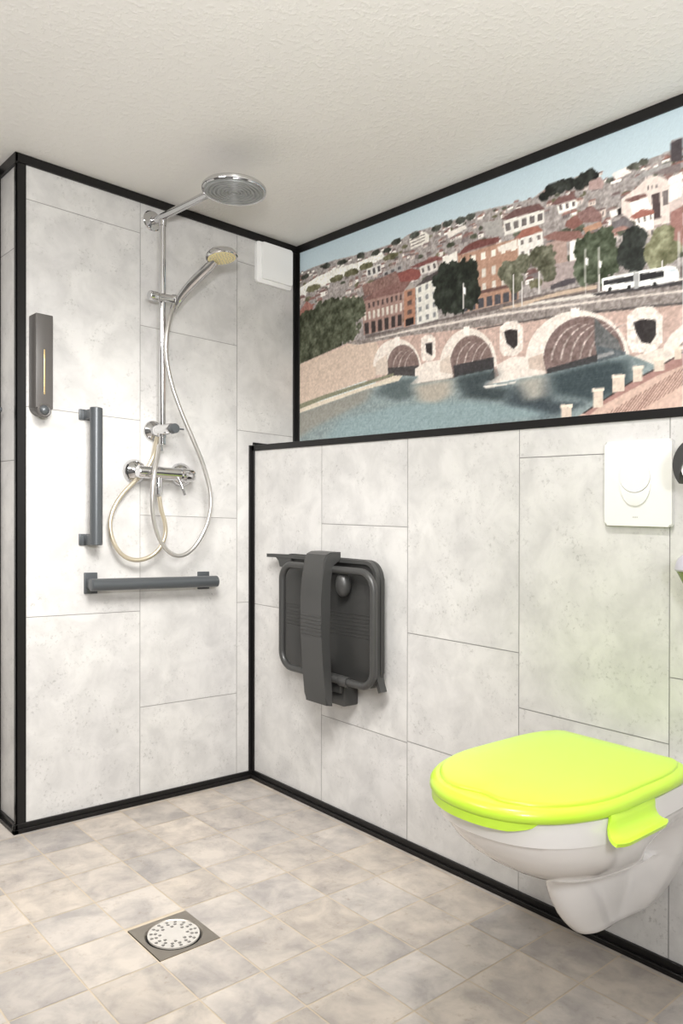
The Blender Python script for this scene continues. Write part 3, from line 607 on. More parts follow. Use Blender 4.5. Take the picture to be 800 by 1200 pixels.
def panel_wall(name, put, back, cols, v0, v1, seam=.0011):
    """cols: list of (u0, u1, [seam heights]); put(u, v, depth) -> room point; back: closing slab thickness"""
    g = G(); vals = []
    for (u0, u1, vs) in cols:
        hs = [v0] + sorted(vs) + [v1]
        for a, b in zip(hs[:-1], hs[1:]):
            g.quad([put(u0 + seam, a + seam, 0), put(u1 - seam, a + seam, 0), put(u1 - seam, b - seam, 0), put(u0 + seam, b - seam, 0)], 0)
            vals.append(random.random())
    U0, U1 = cols[0][0], cols[-1][1]
    P = [[put(u, v, d) for u, v in ((U0 + .004, v0), (U1 - .004, v0), (U1 - .004, v1), (U0 + .004, v1))] for d in (.0012, back)]
    g.rings(P, mi=1); vals += [0.] * 6
    o = struct(name, g, [M_PANEL, M_SEAM]); 
    pieces(o, vals); return o

def frange(z, step, lo, hi):
    k = math.floor((lo - z) / step) + 1; out = []
    while z + k * step < hi - .01:
        if z + k * step > lo + .01: out.append(z + k * step)
        k += 1
    return out
# back wall of the shower
panel_wall('wall_back', lambda u, v, d: (u, d, v), .06,
    [(W_L, -.46, [.6455, 1.2833, 1.9093]), (-.46, -.07, [.3226, .967, 1.6021]), (-.07, D_M, [.6565, 1.2925, 1.914])], -.02, H_C)
# left return of the shower wall and the alcove wall beyond it
panel_wall('wall_return', lambda u, v, d: (W_L + d, u, v), .05, [(.0012, Y_ALC, [1.12, 1.76])], -.02, H_C)
panel_wall('wall_alcove', lambda u, v, d: (u, Y_ALC + d, v), .05, [(X_END, -1.64, [.5, 1.14, 1.78]), (-1.64, -1.25, [.8, 1.44]), (-1.25, W_L + .05, [.5, 1.14, 1.78])], -.02, H_C)
# half-height wall on the right (front of the ledge)
cols = [(-.3975, 0., [.651]), (-.7875, -.3975, [.3175, .9585]), (-1.1774, -.7875, [.3225, .6445]), (-1.567, -1.1774, [.5025, 1.1475]), (-1.957, -1.567, [.65]), (-2.347, -1.957, [.32, .96]), (-2.737, -2.347, [.5]), (Y_END, -2.737, [.9])]
panel_wall('wall_right', lambda u, v, d: (d, u, v), .03, cols[::-1], -.02, H_L - .004)
g = G(); g.box(0.03, D_M + .05, Y_END, 0, -.02, H_L - .006); g.box(0., D_M, Y_END, 0, H_L - .006, H_L)
struct('wall_ledge', g, M_WHITE_WALL)
g = G(); g.box(D_M, D_M + .05, Y_END, 0., H_L - .02, H_C)
struct('wall_mural', g, M_WHITE_WALL)
g = G(); g.box(X_END - .05, X_END, Y_END, Y_ALC, -.02, H_C); struct('wall_left', g, M_GREY_WALL)
g = G(); g.box(X_END, D_M, Y_END - .05, Y_END, -.02, H_C); struct('wall_front', g, M_GREY_WALL)
g = G(); g.box(X_END - .05, D_M + .05, Y_END - .05, Y_ALC + .05, H_C, H_C + .05); struct('ceiling', g, M_CEIL)

# floor: stone tiles with cream grout
XL = [.02, -.030, -.193, -.375, -.543, -.701, -.857, -1.015, -1.175, -1.335, -1.497, -1.66, -1.82, -1.98, -2.14, -2.30, -2.46, -2.62, X_END - .02]
YL = [Y_ALC + .02, .14, -.028, -.192, -.360, -.532, -.689, -.8535, -1.0175, -1.166, -1.31, -1.467, -1.62, -1.78, -1.94, -2.10, -2.26, -2.42, -2.58, -2.74, -2.9, -3.06, Y_END - .02]
DR = (-.855, -.700, -.853, -.699)           # drain: x0, x1, y0, y1
g = G(); vals = []; gw = .0018
for i in range(len(XL) - 1):
    for j in range(len(YL) - 1):
        x1, x0, y1, y0 = XL[i], XL[i + 1], YL[j], YL[j + 1]
        if abs(x0 - -.857) < .01 and abs(y0 - -.8535) < .01: continue      # the drain sits here
        g.quad([(x0 + gw, y0 + gw, 0), (x1 - gw, y0 + gw, 0), (x1 - gw, y1 - gw, 0), (x0 + gw, y1 - gw, 0)], 0)
        vals.append(random.random())
for bx in ((X_END - .02, DR[0], Y_END - .02, Y_ALC + .02), (DR[1], .02, Y_END - .02, Y_ALC + .02), (DR[0], DR[1], Y_END - .02, DR[2]), (DR[0], DR[1], DR[3], Y_ALC + .02)):
    g.box(*bx, -.05, -.0008, mi=1); vals += [0.] * 6
o = struct('floor', g, [M_TILE, M_GROUT]); pieces(o, vals)

# black trims
def trim(n, boxes, bevel=.0012):
    g = G()
    for b in boxes: g.box(*b, bevel=bevel, seg=1)
    return struct('trim_%d' % n, g, M_BLACK, smooth=30)
zt0, zt1 = 2.010, 2.0375
trim(1, [(W_L - .008, D_M, -.009, -.0, zt0, zt1)])                                    # ceiling, back wall
trim(2, [(D_M - .009, D_M, Y_END, -.0, zt0 - .001, zt1)])                            # ceiling, mural
trim(3, [(W_L - .009, W_L + .0, -.009, Y_ALC, zt0 - .006, zt1)])                     # ceiling, left return
trim(4, [(W_L - .005, W_L + .0255, -.005, 0, .012, zt0), (W_L - .005, W_L, -.005, .012, .012, zt0)])   # outer corner
trim(5, [(D_M - .020, D_M, -.006, 0, H_L, zt0), (D_M - .006, D_M, -.024, 0, H_L, zt0)])                # mural corner
trim(6, [(-.0175, 0, -.006, 0, .012, H_L + .001), (-.006, 0, -.0175, 0, .012, H_L + .001)])            # ledge corner
trim(7, [(-.006, .018, Y_END, 0, H_L - .0195, H_L + .0015)])                         # front edge of the ledge
trim(8, [(0, D_M, -.008, 0, H_L, H_L + .013), (D_M - .008, D_M, Y_END, -.008, H_L, H_L + .026)])       # ledge top against walls
trim(9, [(W_L - .015, -.0, -.008, 0, .0, .027), (W_L - .015, -.0, -.015, 0, .0, .013)])                # skirting back
trim(10, [(-.008, 0, Y_END, -.008, .0, .030), (-.016, 0, Y_END, -.008, .0, .013)])                     # skirting right
trim(11, [(W_L - .008, W_L, -.008, Y_ALC, .0, .027), (W_L - .015, W_L, -.015, Y_ALC, .0, .013)])       # skirting return
trim(12, [(W_L - .02, W_L, Y_ALC - .012, Y_ALC, .02, zt0), (X_END, W_L, Y_ALC - .009, Y_ALC, zt0, zt1), (X_END, W_L, Y_ALC - .012, Y_ALC, 0, .027)])

# ------------------------------------------------------------------ mural
def paint_mural():
    """the printed photograph: a brick bridge, a river, a hillside town, painted into a fine grid of points"""
    U0, U1, V0, V1 = .0, 1.80, H_L, 2.02
    step = .0033; ss = 2
    nu, nv = int((U1 - U0) / step) + 1, int((V1 - V0) / step) + 1
    N, Mv = nu * ss, nv * ss
    du = (U1 - U0) / N
    uu = (np.arange(N) + .5) * (U1 - U0) / N; vv = V0 + (np.arange(Mv) + .5) * (V1 - V0) / Mv
    UU, VV = np.meshgrid(uu * 1000, vv * 1000)
    rng = np.random.default_rng(5)
    def vnoise(cell, seed):
        r = np.random.default_rng(seed)
        gx = int((U1 - U0) * 1000 / cell) + 3; gy = int((V1 - V0) * 1000 / cell) + 3
        t = r.random((gy, gx))
        x = (UU - U0 * 1000) / cell; y = (VV - V0 * 1000) / cell
        xi = x.astype(int); yi = y.astype(int); fx = x - xi; fy = y - yi
        fx = fx * fx * (3 - 2 * fx); fy = fy * fy * (3 - 2 * fy)
        return (t[yi, xi] * (1 - fx) + t[yi, xi + 1] * fx) * (1 - fy) + (t[yi + 1, xi] * (1 - fx) + t[yi + 1, xi + 1] * fx) * fy
    n_f = (vnoise(7, 1) + vnoise(3.5, 2)) - 1
    n_l = vnoise(22, 3) + .6 * vnoise(11, 4) + .5 * vnoise(6, 8) - 1.05
    n_e = vnoise(15, 6) + .7 * vnoise(7, 7) - .85
    n_w = np.random.default_rng(9)
    img = np.zeros((Mv, N, 3))
    # sky
    t = np.clip((VV - 1650) / 370, 0, 1)[..., None]
    img[:] = np.array([203, 214, 216]) * (1 - t) + np.array([166, 189, 200]) * t
    def mask(pts, grow=0):
        p = np.array(pts, float).reshape(-1, 2)
        x0, y0 = p.min(0) - grow; x1, y1 = p.max(0) + grow
        i0 = max(0, int((x0 / 1000 - U0) / (U1 - U0) * N) - 1); i1 = min(N, int((x1 / 1000 - U0) / (U1 - U0) * N) + 2)
        j0 = max(0, int((y0 / 1000 - V0) / (V1 - V0) * Mv) - 1); j1 = min(Mv, int((y1 / 1000 - V0) / (V1 - V0) * Mv) + 2)
        if i1 <= i0 or j1 <= j0: return None
        X = UU[j0:j1, i0:i1]; Y = VV[j0:j1, i0:i1]
        return p, X, Y, (slice(j0, j1), slice(i0, i1))
    def inside(p, X, Y):
        m = np.zeros(X.shape, bool); n = len(p)
        for a in range(n):
            xa, ya = p[a]; xb, yb = p[(a + 1) % n]
            if ya == yb: continue
            c = ((ya > Y) != (yb > Y)) & (X < (xb - xa) * (Y - ya) / (yb - ya) + xa)
            m ^= c
        return m
    def fill(kind, col, amp, pts):
        r = mask(pts, (0, 8, 50)[kind])
        if r is None: return
        p, X, Y, sl = r
        col = np.array(col, float)
        if kind == 2:      # water: soft-edged patch
            m = inside(p, X, Y).astype(float)
            for ax, rad in ((1, 12), (0, 4), (1, 12), (0, 4)):
                pad = [(0, 0), (0, 0)]; pad[ax] = (rad + 1, rad)
                c = np.cumsum(np.pad(m, pad, mode='edge'), axis=ax)
                a1 = [slice(None)] * 2; a0 = [slice(None)] * 2
                a1[ax] = slice(2 * rad + 1, None); a0[ax] = slice(None, -(2 * rad + 1))
                m = (c[tuple(a1)] - c[tuple(a0)]) / (2 * rad + 1)
            m = m[..., None]
            img[sl] = img[sl] * (1 - m) + (col + (n_f[sl] * amp)[..., None]) * m
            return
        if kind == 1:      # foliage: lumpy outline, mottled leaf clumps
            c = p.mean(0); e = n_e[sl]
            q = 1 + e * .34
            # test the scaled position against the outline
            m = inside(p, c[0] + (X - c[0]) / q, c[1] + (Y - c[1]) / q)
            v = col + (n_l[sl] * amp * 1.5)[..., None] + (n_f[sl] * amp * .6)[..., None]
        else:
            m = inside(p, X, Y); v = col + (n_f[sl] * amp * 1.5)[..., None]
        img[sl][m] = v[m]
    fill(*MURAL_OPS[0])
    # the town on the hillside: rows of small walls and roofs between skyline and street
    sk = np.array(MURAL_SKYLINE, float).reshape(-1, 2)
    WALLS = [(214, 206, 198), (196, 182, 174), (226, 220, 212), (176, 160, 154), (160, 152, 150), (206, 188, 176), (132, 120, 118)]
    ROOFS = [(150, 104, 96), (134, 94, 90), (166, 112, 98), (120, 96, 94), (146, 120, 114)]
    cand = []
    for _ in range(620):
        u = rng.uniform(0, 1800); top = np.interp(u, sk[:, 0], sk[:, 1])
        v = top - abs(rng.normal(0, 1)) * 70 - 6 if rng.random() < .5 else rng.uniform(1640, top - 8)
        cand.append((v, u))
    for v, u in sorted(cand, reverse=True):
        top = np.interp(u, sk[:, 0], sk[:, 1])
        s = .55 + 1.1 * min(1, max(0, (top - v) / 190))
        w = rng.uniform(14, 30) * s; h = rng.uniform(8, 15) * s; rh = rng.uniform(3, 8) * s
        k = rng.random()
        if k < .2:
            c = (88, 92, 72) if rng.random() < .6 else (118, 114, 82)
            a = np.linspace(0, 2 * PI, 12, endpoint=False)
            fill(1, c, 24, np.stack([u + w * .6 * np.cos(a), v + h * .6 * np.sin(a)], 1).ravel()); continue
        wc = np.array(WALLS[rng.integers(len(WALLS))]) if top - v > 45 or rng.random() < .4 else np.array((228, 224, 217)); rc = ROOFS[rng.integers(len(ROOFS))]
        fill(0, wc, 12, [u, v, u + w, v + 1, u + w, v + h, u, v + h])
        fill(0, rc, 14, [u - 2, v + h - 1, u + w + 2, v + h, u + w * .85, v + h + rh, u + w * .18, v + h + rh])
        if s > .8:
            for q in range(int(rng.integers(1, 4))):
                a = u + w * (.18 + .26 * q)
                fill(0, (104, 92, 92), 8, [a, v + h * .3, a + w * .1, v + h * .3, a + w * .1, v + h * .75, a, v + h * .75])
    for op in MURAL_OPS[1:]: fill(*op)
    # fine ripples on the water and overall grain
    wat = (VV < 1395) & (img[..., 2] > img[..., 0] - 2)
    rip = (np.sin(VV * 1.15 + 3 * vnoise(60, 12) * 6) * .5 + n_w.normal(0, .5, img.shape[:2])) * 5
    img += (wat * rip)[..., None]
    img += n_w.normal(0, 3.2, img.shape[:2])[..., None]
    gray = img.mean(2, keepdims=True); img = gray + (img - gray) * .62
    img = 255 * np.clip(img / 255, 0, 1) ** 1.25
    img = np.clip(img, 6, 250).reshape(nv, ss, nu, ss, 3).mean((1, 3)) / 255
    lin = np.where(img <= .04045, img / 12.92, ((img + .055) / 1.055) ** 2.4)
    # grid mesh with real thickness
    us = np.linspace(U0, U1, nu); vs = np.linspace(V0, V1, nv)
    y = -np.tile(us, nv); z = np.repeat(vs, nu); x = np.full(nu * nv, D_M - .003)
    base = (D_M, -.9, H_L); org = lv(base)
    co = np.stack([x - org.x, y - org.y, z + SLOPE_X * x + SLOPE_Y * y - org.z], 1)
    nb = nu * nv
    cor = [lv((D_M, -U, V)) - org for U, V in ((U0, V0), (U1, V0), (U1, V1), (U0, V1))]
    allco = np.concatenate([co, np.array([tuple(c) for c in cor])])
    i, j = np.meshgrid(np.arange(nu - 1), np.arange(nv - 1)); a = (j * nu + i).ravel()
    quads = np.stack([a, a + nu, a + nu + 1, a + 1], 1)
    side = np.array([[nb, nb + 1, nu - 1, 0], [nb + 1, nb + 2, nb - 1, nu - 1], [nb + 2, nb + 3, nb - nu, nb - 1], [nb + 3, nb, 0, nb - nu]])
    quads = np.concatenate([quads, side])
    me = bpy.data.meshes.new('mural')
    me.vertices.add(len(allco)); me.vertices.foreach_set('co', allco.astype(np.float32).ravel())
    me.loops.add(quads.size); me.loops.foreach_set('vertex_index', quads.astype(np.int32).ravel())
    me.polygons.add(len(quads)); me.polygons.foreach_set('loop_start', (np.arange(len(quads)) * 4).astype(np.int32))
    me.polygons.foreach_set('use_smooth', np.zeros(len(quads), bool))
    me.update(calc_edges=True)
    ca = me.color_attributes.new('print', 'FLOAT_COLOR', 'POINT')
    cols = np.ones((len(allco), 4), np.float32); cols[:nb, :3] = lin.reshape(-1, 3); cols[nb:, :3] = .6
    ca.data.foreach_set('color', cols.ravel())
    m = bpy.data.materials.new('printed_mural'); m.use_nodes = True
    nt = m.node_tree; b = nt.nodes['Principled BSDF']
    at = nt.nodes.new('ShaderNodeVertexColor'); at.layer_name = 'print'
    gm = nt.nodes.new('ShaderNodeVectorMath'); gm.operation = 'SCALE'; gm.inputs['Scale'].default_value = MURAL_GAIN
    nt.links.new(at.outputs['Color'], gm.inputs[0])
    nt.links.new(gm.outputs['Vector'], b.inputs['Base Color']); b.inputs['Roughness'].default_value = .5
    b.inputs['Specular IOR Level'].default_value = .3
    me.materials.append(m)
    o = bpy.data.objects.new('mural', me); C.objects.link(o); o.location = org
    tag(o, 'wide photo mural of a brick arch bridge over a river below a hillside town', 'mural')
MURAL_GAIN = 1.55
paint_mural()

# ------------------------------------------------------------------ shower column
t = thing('shower_column', 'chrome shower riser with wall arm and round overhead rain head', 'shower', (-.413, 0, 1.26))
RX, RY = -.413, -.066
g = G(); g.lathe((RX - .003, 0, 1.962), (0, -1, 0), [(.034, 0), (.034, .003), (.031, .006), (.013, .009), (.012, .018)], 36)
link('wall_flange', g, M_CHROME, t)
g = G(); g.tube([(RX - .003, -.004, 1.9585), (RX, -.2, 1.955), (RX, -.38, 1.949), (RX, -.484, 1.944)], .0115, 20)
link('arm', g, M_CHROME, t)
g = G(); g.lathe((RX, -.484, 1.9125), (0, 0, 1), [(.0, .0035), (.082, .0035), (.087, .001), (.092, .0), (.0938, .004), (.0938, .012), (.089, .018), (.05, .021), (.024, .024), (.020, .036), (.0, .037)], 56)
hd = link('rain_head', g, M_CHROME, t)
pr = [(.0, 0)]
for k in range(7):
    r0 = .008 + k * .0112
    pr += [(r0, 0), (r0 + .002, -.0036), (r0 + .0065, -.0036), (r0 + .0085, 0)]
pr += [(.0865, 0), (.0865, .003), (0, .003)]
g = G(); g.lathe((RX, -.484, 1.9135), (0, 0, 1), pr, 56)
link('spray_plate', g, M_GREYSPRAY, hd)['label'] = 'grey ringed spray plate'
g = G(); g.tube([(RX, RY, 1.262), (RX, RY, 1.958)], .0105, 20); g.lathe((RX, RY, 1.928), (0, 0, 1), [(.0125, 0), (.0125, .02), (.0105, .022)], 20)
link('riser_pipe', g, M_CHROME, t)
g = G(); g.lathe((RX, 0, 1.252), (0, -1, 0), [(.036, 0), (.036, .004), (.033, .010), (.024, .016), (.0185, .02), (.018, .128), (.0165, .131)], 36)
g.lathe((RX, RY, 1.235), (0, 0, -1), [(.0135, -.02), (.0135, .006), (.011, .008), (.011, .03), (.009, .032)], 20)
dv = link('diverter_valve', g, M_CHROME, t)
g = G(); g.lathe((RX, -.131, 1.252), (0, -1, 0), [(.0150, 0), (.0158, .003), (.0158, .020), (.014, .023), (.0, .024)], 28)
g.tube([(RX + .012, -.140, 1.252), (RX + .034, -.146, 1.252)], .0028, 10)
link('diverter_knob', g, M_ANTH2, dv)['label'] = 'dark diverter knob with a thin pin'
g = G(); g.lathe((RX - .028, RY - .006, 1.687), (1, 0, 0), [(.0145, -.024), (.0165, -.02), (.0165, .004), (.012, .006), (.012, .012)], 24)
g.tube([(RX - .02, RY - .008, 1.687), (RX + .032, RY - .016, 1.689)], .0135, 18)
g.tube([(RX + .030, RY - .012, 1.690), (RX + .042, RY - .02, 1.690)], .0165, 18)
for z in (1.676, 1.684, 1.692): g.lathe((RX, RY, z), (0, 0, 1), [(.0155, 0), (.0168, .002), (.0155, .004)], 24)
link('slider_bracket', g, M_CHROME, t)

# hand shower hanging in the bracket, with its long hose
t = thing('hand_shower', 'chrome hand shower in the sliding holder with cream spray face and looping silver hose', 'hand shower', (-.375, -.09, 1.66))
hp = [(-.378, -.090, 1.663), (-.369, -.104, 1.690), (-.357, -.128, 1.718), (-.343, -.158, 1.745), (-.330, -.188, 1.768), (-.318, -.214, 1.788), (-.312, -.228, 1.80)]
g = G(); g.tube(hp, .0155, 18, smooth=5, rfun=lambda t: .72 + .36 * min(1, t * 2.2) - .12 * max(0, t - .7) / .3)
link('handle', g, M_CHROME, t)
hn = Vector((.06, -.16, -.98)).normalized(); hc = Vector((-.304, -.252, 1.812))
g = G(); g.lathe(hc, hn, [(.0, -.020), (.026, -.019), (.044, -.012), (.0515, -.003), (.0525, .006), (.0495, .0085), (.046, .008)], 44)
hh = link('shower_head', g, M_CHROME, t)
g = G(); g.lathe(hc, hn, [(.0, .0095), (.030, .0098), (.0455, .0085), (.0455, .0)], 40)
sf = link('spray_face', g, M_CREAMSPRAY, hh); sf['label'] = 'cream limescaled spray face'
g = G(); hu = hn.orthogonal().normalized(); hw = hn.cross(hu)
for rr, n in ((.010, 6), (.019, 12), (.028, 18), (.037, 24)):
    for k in range(n):
        p = hc + (hu * math.cos(k * 2 * PI / n) + hw * math.sin(k * 2 * PI / n)) * rr
        g.lathe(p + hn * .009, hn, [(.0019, 0), (.0012, .0022)], 8)
link('nozzles', g, M_NOZZLE, t)
bpy.data.objects['nozzles'].parent = hh
g = G(); g.tube(HOSE_LONG, .0071, 14, smooth=6)
lh = link('hose', g, M_HOSE, t)
g = G(); g.tube([HOSE_LONG[0], tuple(Vector(HOSE_LONG[0]) * .55 + Vector(HOSE_LONG[1]) * .45)], .0095, 16)
link('hose_nut', g, M_CHROME, lh)
g = G(); g.tube([HOSE_LONG[-1], (HOSE_LONG[-1][0] + .004, HOSE_LONG[-1][1], HOSE_LONG[-1][2] - .018)], .0095, 16)
link('hose_nut', g, M_CHROME, lh)

# mixer and its short hose up to the diverter
t = thing('mixer_tap', 'chrome wall mixer tap with two round flanges and a short lever', 'tap', (-.42, 0, 1.1))
for fx, fr in ((-.482, .042), (-.306, .042)):
    g = G(); g.lathe((fx, 0, 1.111), (0, -1, 0), [(fr, 0), (fr, .003), (fr * .96, .010), (fr * .8, .020), (fr * .55, .028), (.016, .032), (.016, .066)], 40)
    link('wall_flange', g, M_CHROME, t)
g = G(); g.lathe((-.506, -.07, 1.108), (1, 0, 0), [(.0, 0), (.018, .001), (.0205, .005), (.0205, .16), (.023, .165), (.023, .20), (.0205, .206)], 32)
g.lathe((-.4285, -.07, 1.092), (0, 0, -1), [(.0125, 0), (.0125, .03), (.011, .032), (.011, .055), (.009, .056)], 20)
link('mixer_body', g, M_CHROME, t)
g = G(); g.lathe((-.352, -.07, 1.108), (1, 0, 0), [(.0215, 0), (.0215, .038), (.019, .042), (.0, .043)], 32)
g.tube([(-.366, -.088, 1.098), (-.360, -.100, 1.070), (-.352, -.108, 1.038)], .0048, 12, smooth=4)
link('lever', g, M_CHROME, t)
o = tag(link('shower_hose', G().tube(HOSE_SHORT, .0071, 14, smooth=6), M_HOSE2, base=HOSE_SHORT[0]), 'short brass-toned hose looping left behind the mixer tap', 'hose')

# ------------------------------------------------------------------ grab bars
def grab_bar(label, p0, p1, mounts, horizontal):
    t = thing('grab_bar', label, 'grab bar', (p0[0], 0, p0[2]), None)
    d = (Vector(p1) - Vector(p0)).normalized(); L = (Vector(p1) - Vector(p0)).length
    g = G(); g.lathe(p0, d, [(.0, 0), (.0165, .0), (.0195, .002), (.0195, L - .002), (.0165, L), (.0, L)], 36)
    link('rail', g, M_ANTH2, t)
    for mx0, mx1, mz0, mz1 in mounts:
        g = G(); g.box(mx0, mx1, -.007, 0, mz0, mz1, bevel=.002)
        cx, cz = p0[0], p0[2]
        if horizontal: g.box(mx0 + .005, mx1 - .003, -.058, -.005, p0[2] - .015, p0[2] + .015, bevel=.003)
        else: g.box(p0[0] - .017, p0[0] + .012, -.058, -.005, mz0 + .002, mz1 - .002, bevel=.003)
        link('mount', g, M_ANTH2, t)
grab_bar('vertical anthracite grab bar under the soap dispenser', (-.641, -.06, .868), (-.641, -.06, 1.299), [(-.673, -.62, 1.262, 1.296), (-.673, -.62, .865, .901)], False)
grab_bar('horizontal anthracite grab bar below the mixer tap', (-.660, -.06, .7435), (-.195, -.06, .7435), [(-.656, -.612, .7105, .778), (-.239, -.192, .712, .774)], True)

# ------------------------------------------------------------------ soap dispenser
t = thing('soap_dispenser', 'tall dark grey soap dispenser with brass stripe near the left corner', 'dispenser', (-.80, 0, 1.25))
pf = [(-.8282, 1.53), (-.8282, 1.283)] + [(-.803 - .0252 * math.cos(a), 1.283 - .026 * math.sin(a)) for a in [k * PI / 10 for k in range(1, 10)]] + [(-.7778, 1.283), (-.7778, 1.53)]
g = G(); g.prism([(-.829, 1.558), (-.829, 1.276), (-.777, 1.276), (-.777, 1.558)], 1, -.060, -.001, bevel=.003)
g.prism(pf, 1, -.050, -.0015)
bd = link('body', g, M_DISP, t)
g = G(); g.box(-.8055, -.8015, -.0612, -.059, 1.318, 1.452, bevel=.0006); link('sight_stripe', g, M_BRASS, bd)['label'] = 'brass coloured level stripe'
g = G(); g.lathe((-.804, -.046, 1.270), (0, -1, 0), [(.021, 0), (.021, .014), (.018, .017), (.016, .016)], 28); link('button_ring', g, M_DISP, bd)
g = G(); g.lathe((-.804, -.058, 1.271), (0, -1, 0), [(.0145, 0), (.0145, .004), (.012, .009), (.007, .012), (.0, .013)], 28); link('push_button', g, M_ANTH2, bd)

# ------------------------------------------------------------------ vent cover
t = thing('vent_cover', 'square white vent cover high on the shower wall beside the mural', 'vent', (.09, 0, 1.855))
g = G(); g.prism(rrect(.010, .176, 1.856, 2.0095, .010), 1, -.012, 0, bevel=.002); link('frame', g, M_VENT, t)
g = G(); g.prism(rrect(.031, .174, 1.8715, 2.0085, .006), 1, -.022, -.010, bevel=.0025); link('front_panel', g, M_VENT, t)

# ------------------------------------------------------------------ folding shower seat
t = thing('folding_seat', 'anthracite folding shower seat tipped up against the ledge wall', 'shower seat', (0, -.51, .39))
g = G(); g.prism(rrect(-.722, -.236, .462, .853, .055, 8), 0, -.045, -.030, bevel=.003)
for k in range(7):
    z = .612 + k * .0115; g.tube([(-.045, -.705, z), (-.045, -.25, z)], .0015, 8)
pan = link('seat_pan', g, M_PAN, t)
# rim: a flanged strip along the top, round the corner and down the side
path = [(-.165, .8465), (-.20, .8475), (-.28, .849), (-.40, .850), (-.55, .851), (-.665, .852)]
path += [(-.668 - .050 * math.sin(a), .802 + .050 * math.cos(a)) for a in [k * PI / 16 for k in range(1, 9)]]
path += [(-.718, .74), (-.7185, .62), (-.7185, .53), (-.7195, .505), (-.724, .485), (-.733, .463)]
g = G(); rs = []
for i, q in enumerate(path):
    a = Vector(path[max(0, i - 1)]); b = Vector(path[min(len(path) - 1, i + 1)]); tt = (b - a).normalized(); nn = Vector((tt.y, -tt.x))
    if nn.dot(Vector((-.51, .65)) - Vector(q)) < 0: nn = -nn
    th = .012
    q2 = Vector(q) + nn * th
    e = i / (len(path) - 1); dep = -.062 if .15 < e < .9 else -.056
    rs.append([(-.030, *q), (dep, *q), (dep, *q2), (-.030, *q2)])
g.rings(rs)
# concave fillets under the two flared tips
g.prism([(-.165, .8465), (-.19, .8435), (-.212, .838), (-.230, .826), (-.238, .805), (-.300, .805), (-.300, .849)], 0, -.054, -.032)
link('rim', g, M_ANTH, pan)
yl, yr, zb, zt, r = -.292, -.730, .476, .818, .052
tp = [(-.085, *q) for q in rrect(yr, yl, zb, zt, r, 8)]
g = G(); g.tube(tp, .0115, 16, closed=True)
g.lathe((-.085, -.585, zb), (0, -1, 0), [(.0155, 0), (.0165, .003), (.0165, .034), (.0155, .037)], 24)
link('tube_frame', g, M_ANTH, t)
pf = [(-.055, .872), (-.098, .871), (-.117, .863), (-.126, .845), (-.134, .79), (-.140, .72), (-.139, .62), (-.132, .51), (-.123, .42), (-.119, .396), (-.094, .392), (-.098, .45), (-.104, .60), (-.104, .78), (-.094, .832), (-.055, .846)]
g = G(); rs = []
nsl = 5
def strap_y(z, k):
    w = .0 + .006 * max(0, (.55 - z) / .16)
    a = -.4565; b = -.5565 - w
    return a + (b - a) * k
g.rings([[(x, strap_y(z, k), z) for x, z in pf] for k in (0., 1.)])
bmesh.ops.bevel(g.bm, geom=[e for e in g.bm.edges if abs(e.verts[0].co.y - e.verts[1].co.y) < .02], offset=.004, segments=2, affect='EDGES')
leg = link('folding_leg', g, M_ANTH, t)
g = G()
for k in range(6):
    z = .613 + k * .0115; x = -.1392 - .0005
    g.tube([(x, -.459, z), (x, -.555, z), (-.106, -.5575, z)], .0021, 8)
link('grip_ribs', g, M_ANTH, leg)
g = G(); g.box(-.062, 0, -.578, -.440, .388, .462, bevel=.006); g.box(-.075, -.05, -.572, -.45, .43, .485, bevel=.005)
link('wall_bracket', g, M_ANTH, t)
g = G(); bmesh.ops.create_uvsphere(g.bm, u_segments=20, v_segments=12, radius=1, matrix=Matrix.Translation((-.066, -.578, .772)) @ Matrix.Diagonal((.024, .026, .040, 1)))
link('latch_knob', g, M_ANTH, t)

# ------------------------------------------------------------------ flush plate
t = thing('flush_plate', 'white flush plate with round two-part button above the toilet', 'flush plate', (0, -1.498, .98))
g = G(); g.prism(rrect(-1.577, -1.420, .980, 1.174, .007), 0, -.0135, 0, bevel=.003)
g.prism([(-1.495 + .0372 * math.cos(a), 1.0765 + .0525 * math.sin(a)) for a in [k * PI / 24 for k in range(48)]], 0, -.0142, -.012, mi=0)
pl = link('plate', g, M_PLASTIC, t)
cc, rr = 1.0915, .0352
g = G(); g.prism([(-1.495 + rr * math.cos(a), cc + rr * math.sin(a)) for a in [k * PI / 24 for k in range(48)]], 0, -.0185, -.013, bevel=.0018); link('large_button', g, M_PLASTIC, t)
low = [(-1.495 + .0360 * math.cos(a), 1.0765 + .0512 * math.sin(a)) for a in [PI + k * PI / 24 for k in range(25)]]
up = [(-1.495 + (rr + .0012) * math.cos(a), cc + (rr + .0012) * math.sin(a)) for a in [-.36 - k * (PI - .72) / 20 for k in range(21)]]
g = G(); g.prism(low + up, 0, -.0172, -.013, bevel=.0008); link('small_button', g, M_PLASTIC, t)
g = G()
for k, w in enumerate((.0016, .0012, .0018, .0012, .0016)):
    y = -1.4885 - k * .0026; g.box(-.0139, -.0130, y - w, y, .9985, 1.0015)
mk = link('maker_mark', g, M_MARK, t); mk.parent = pl; mk['label'] = 'tiny grey maker mark'

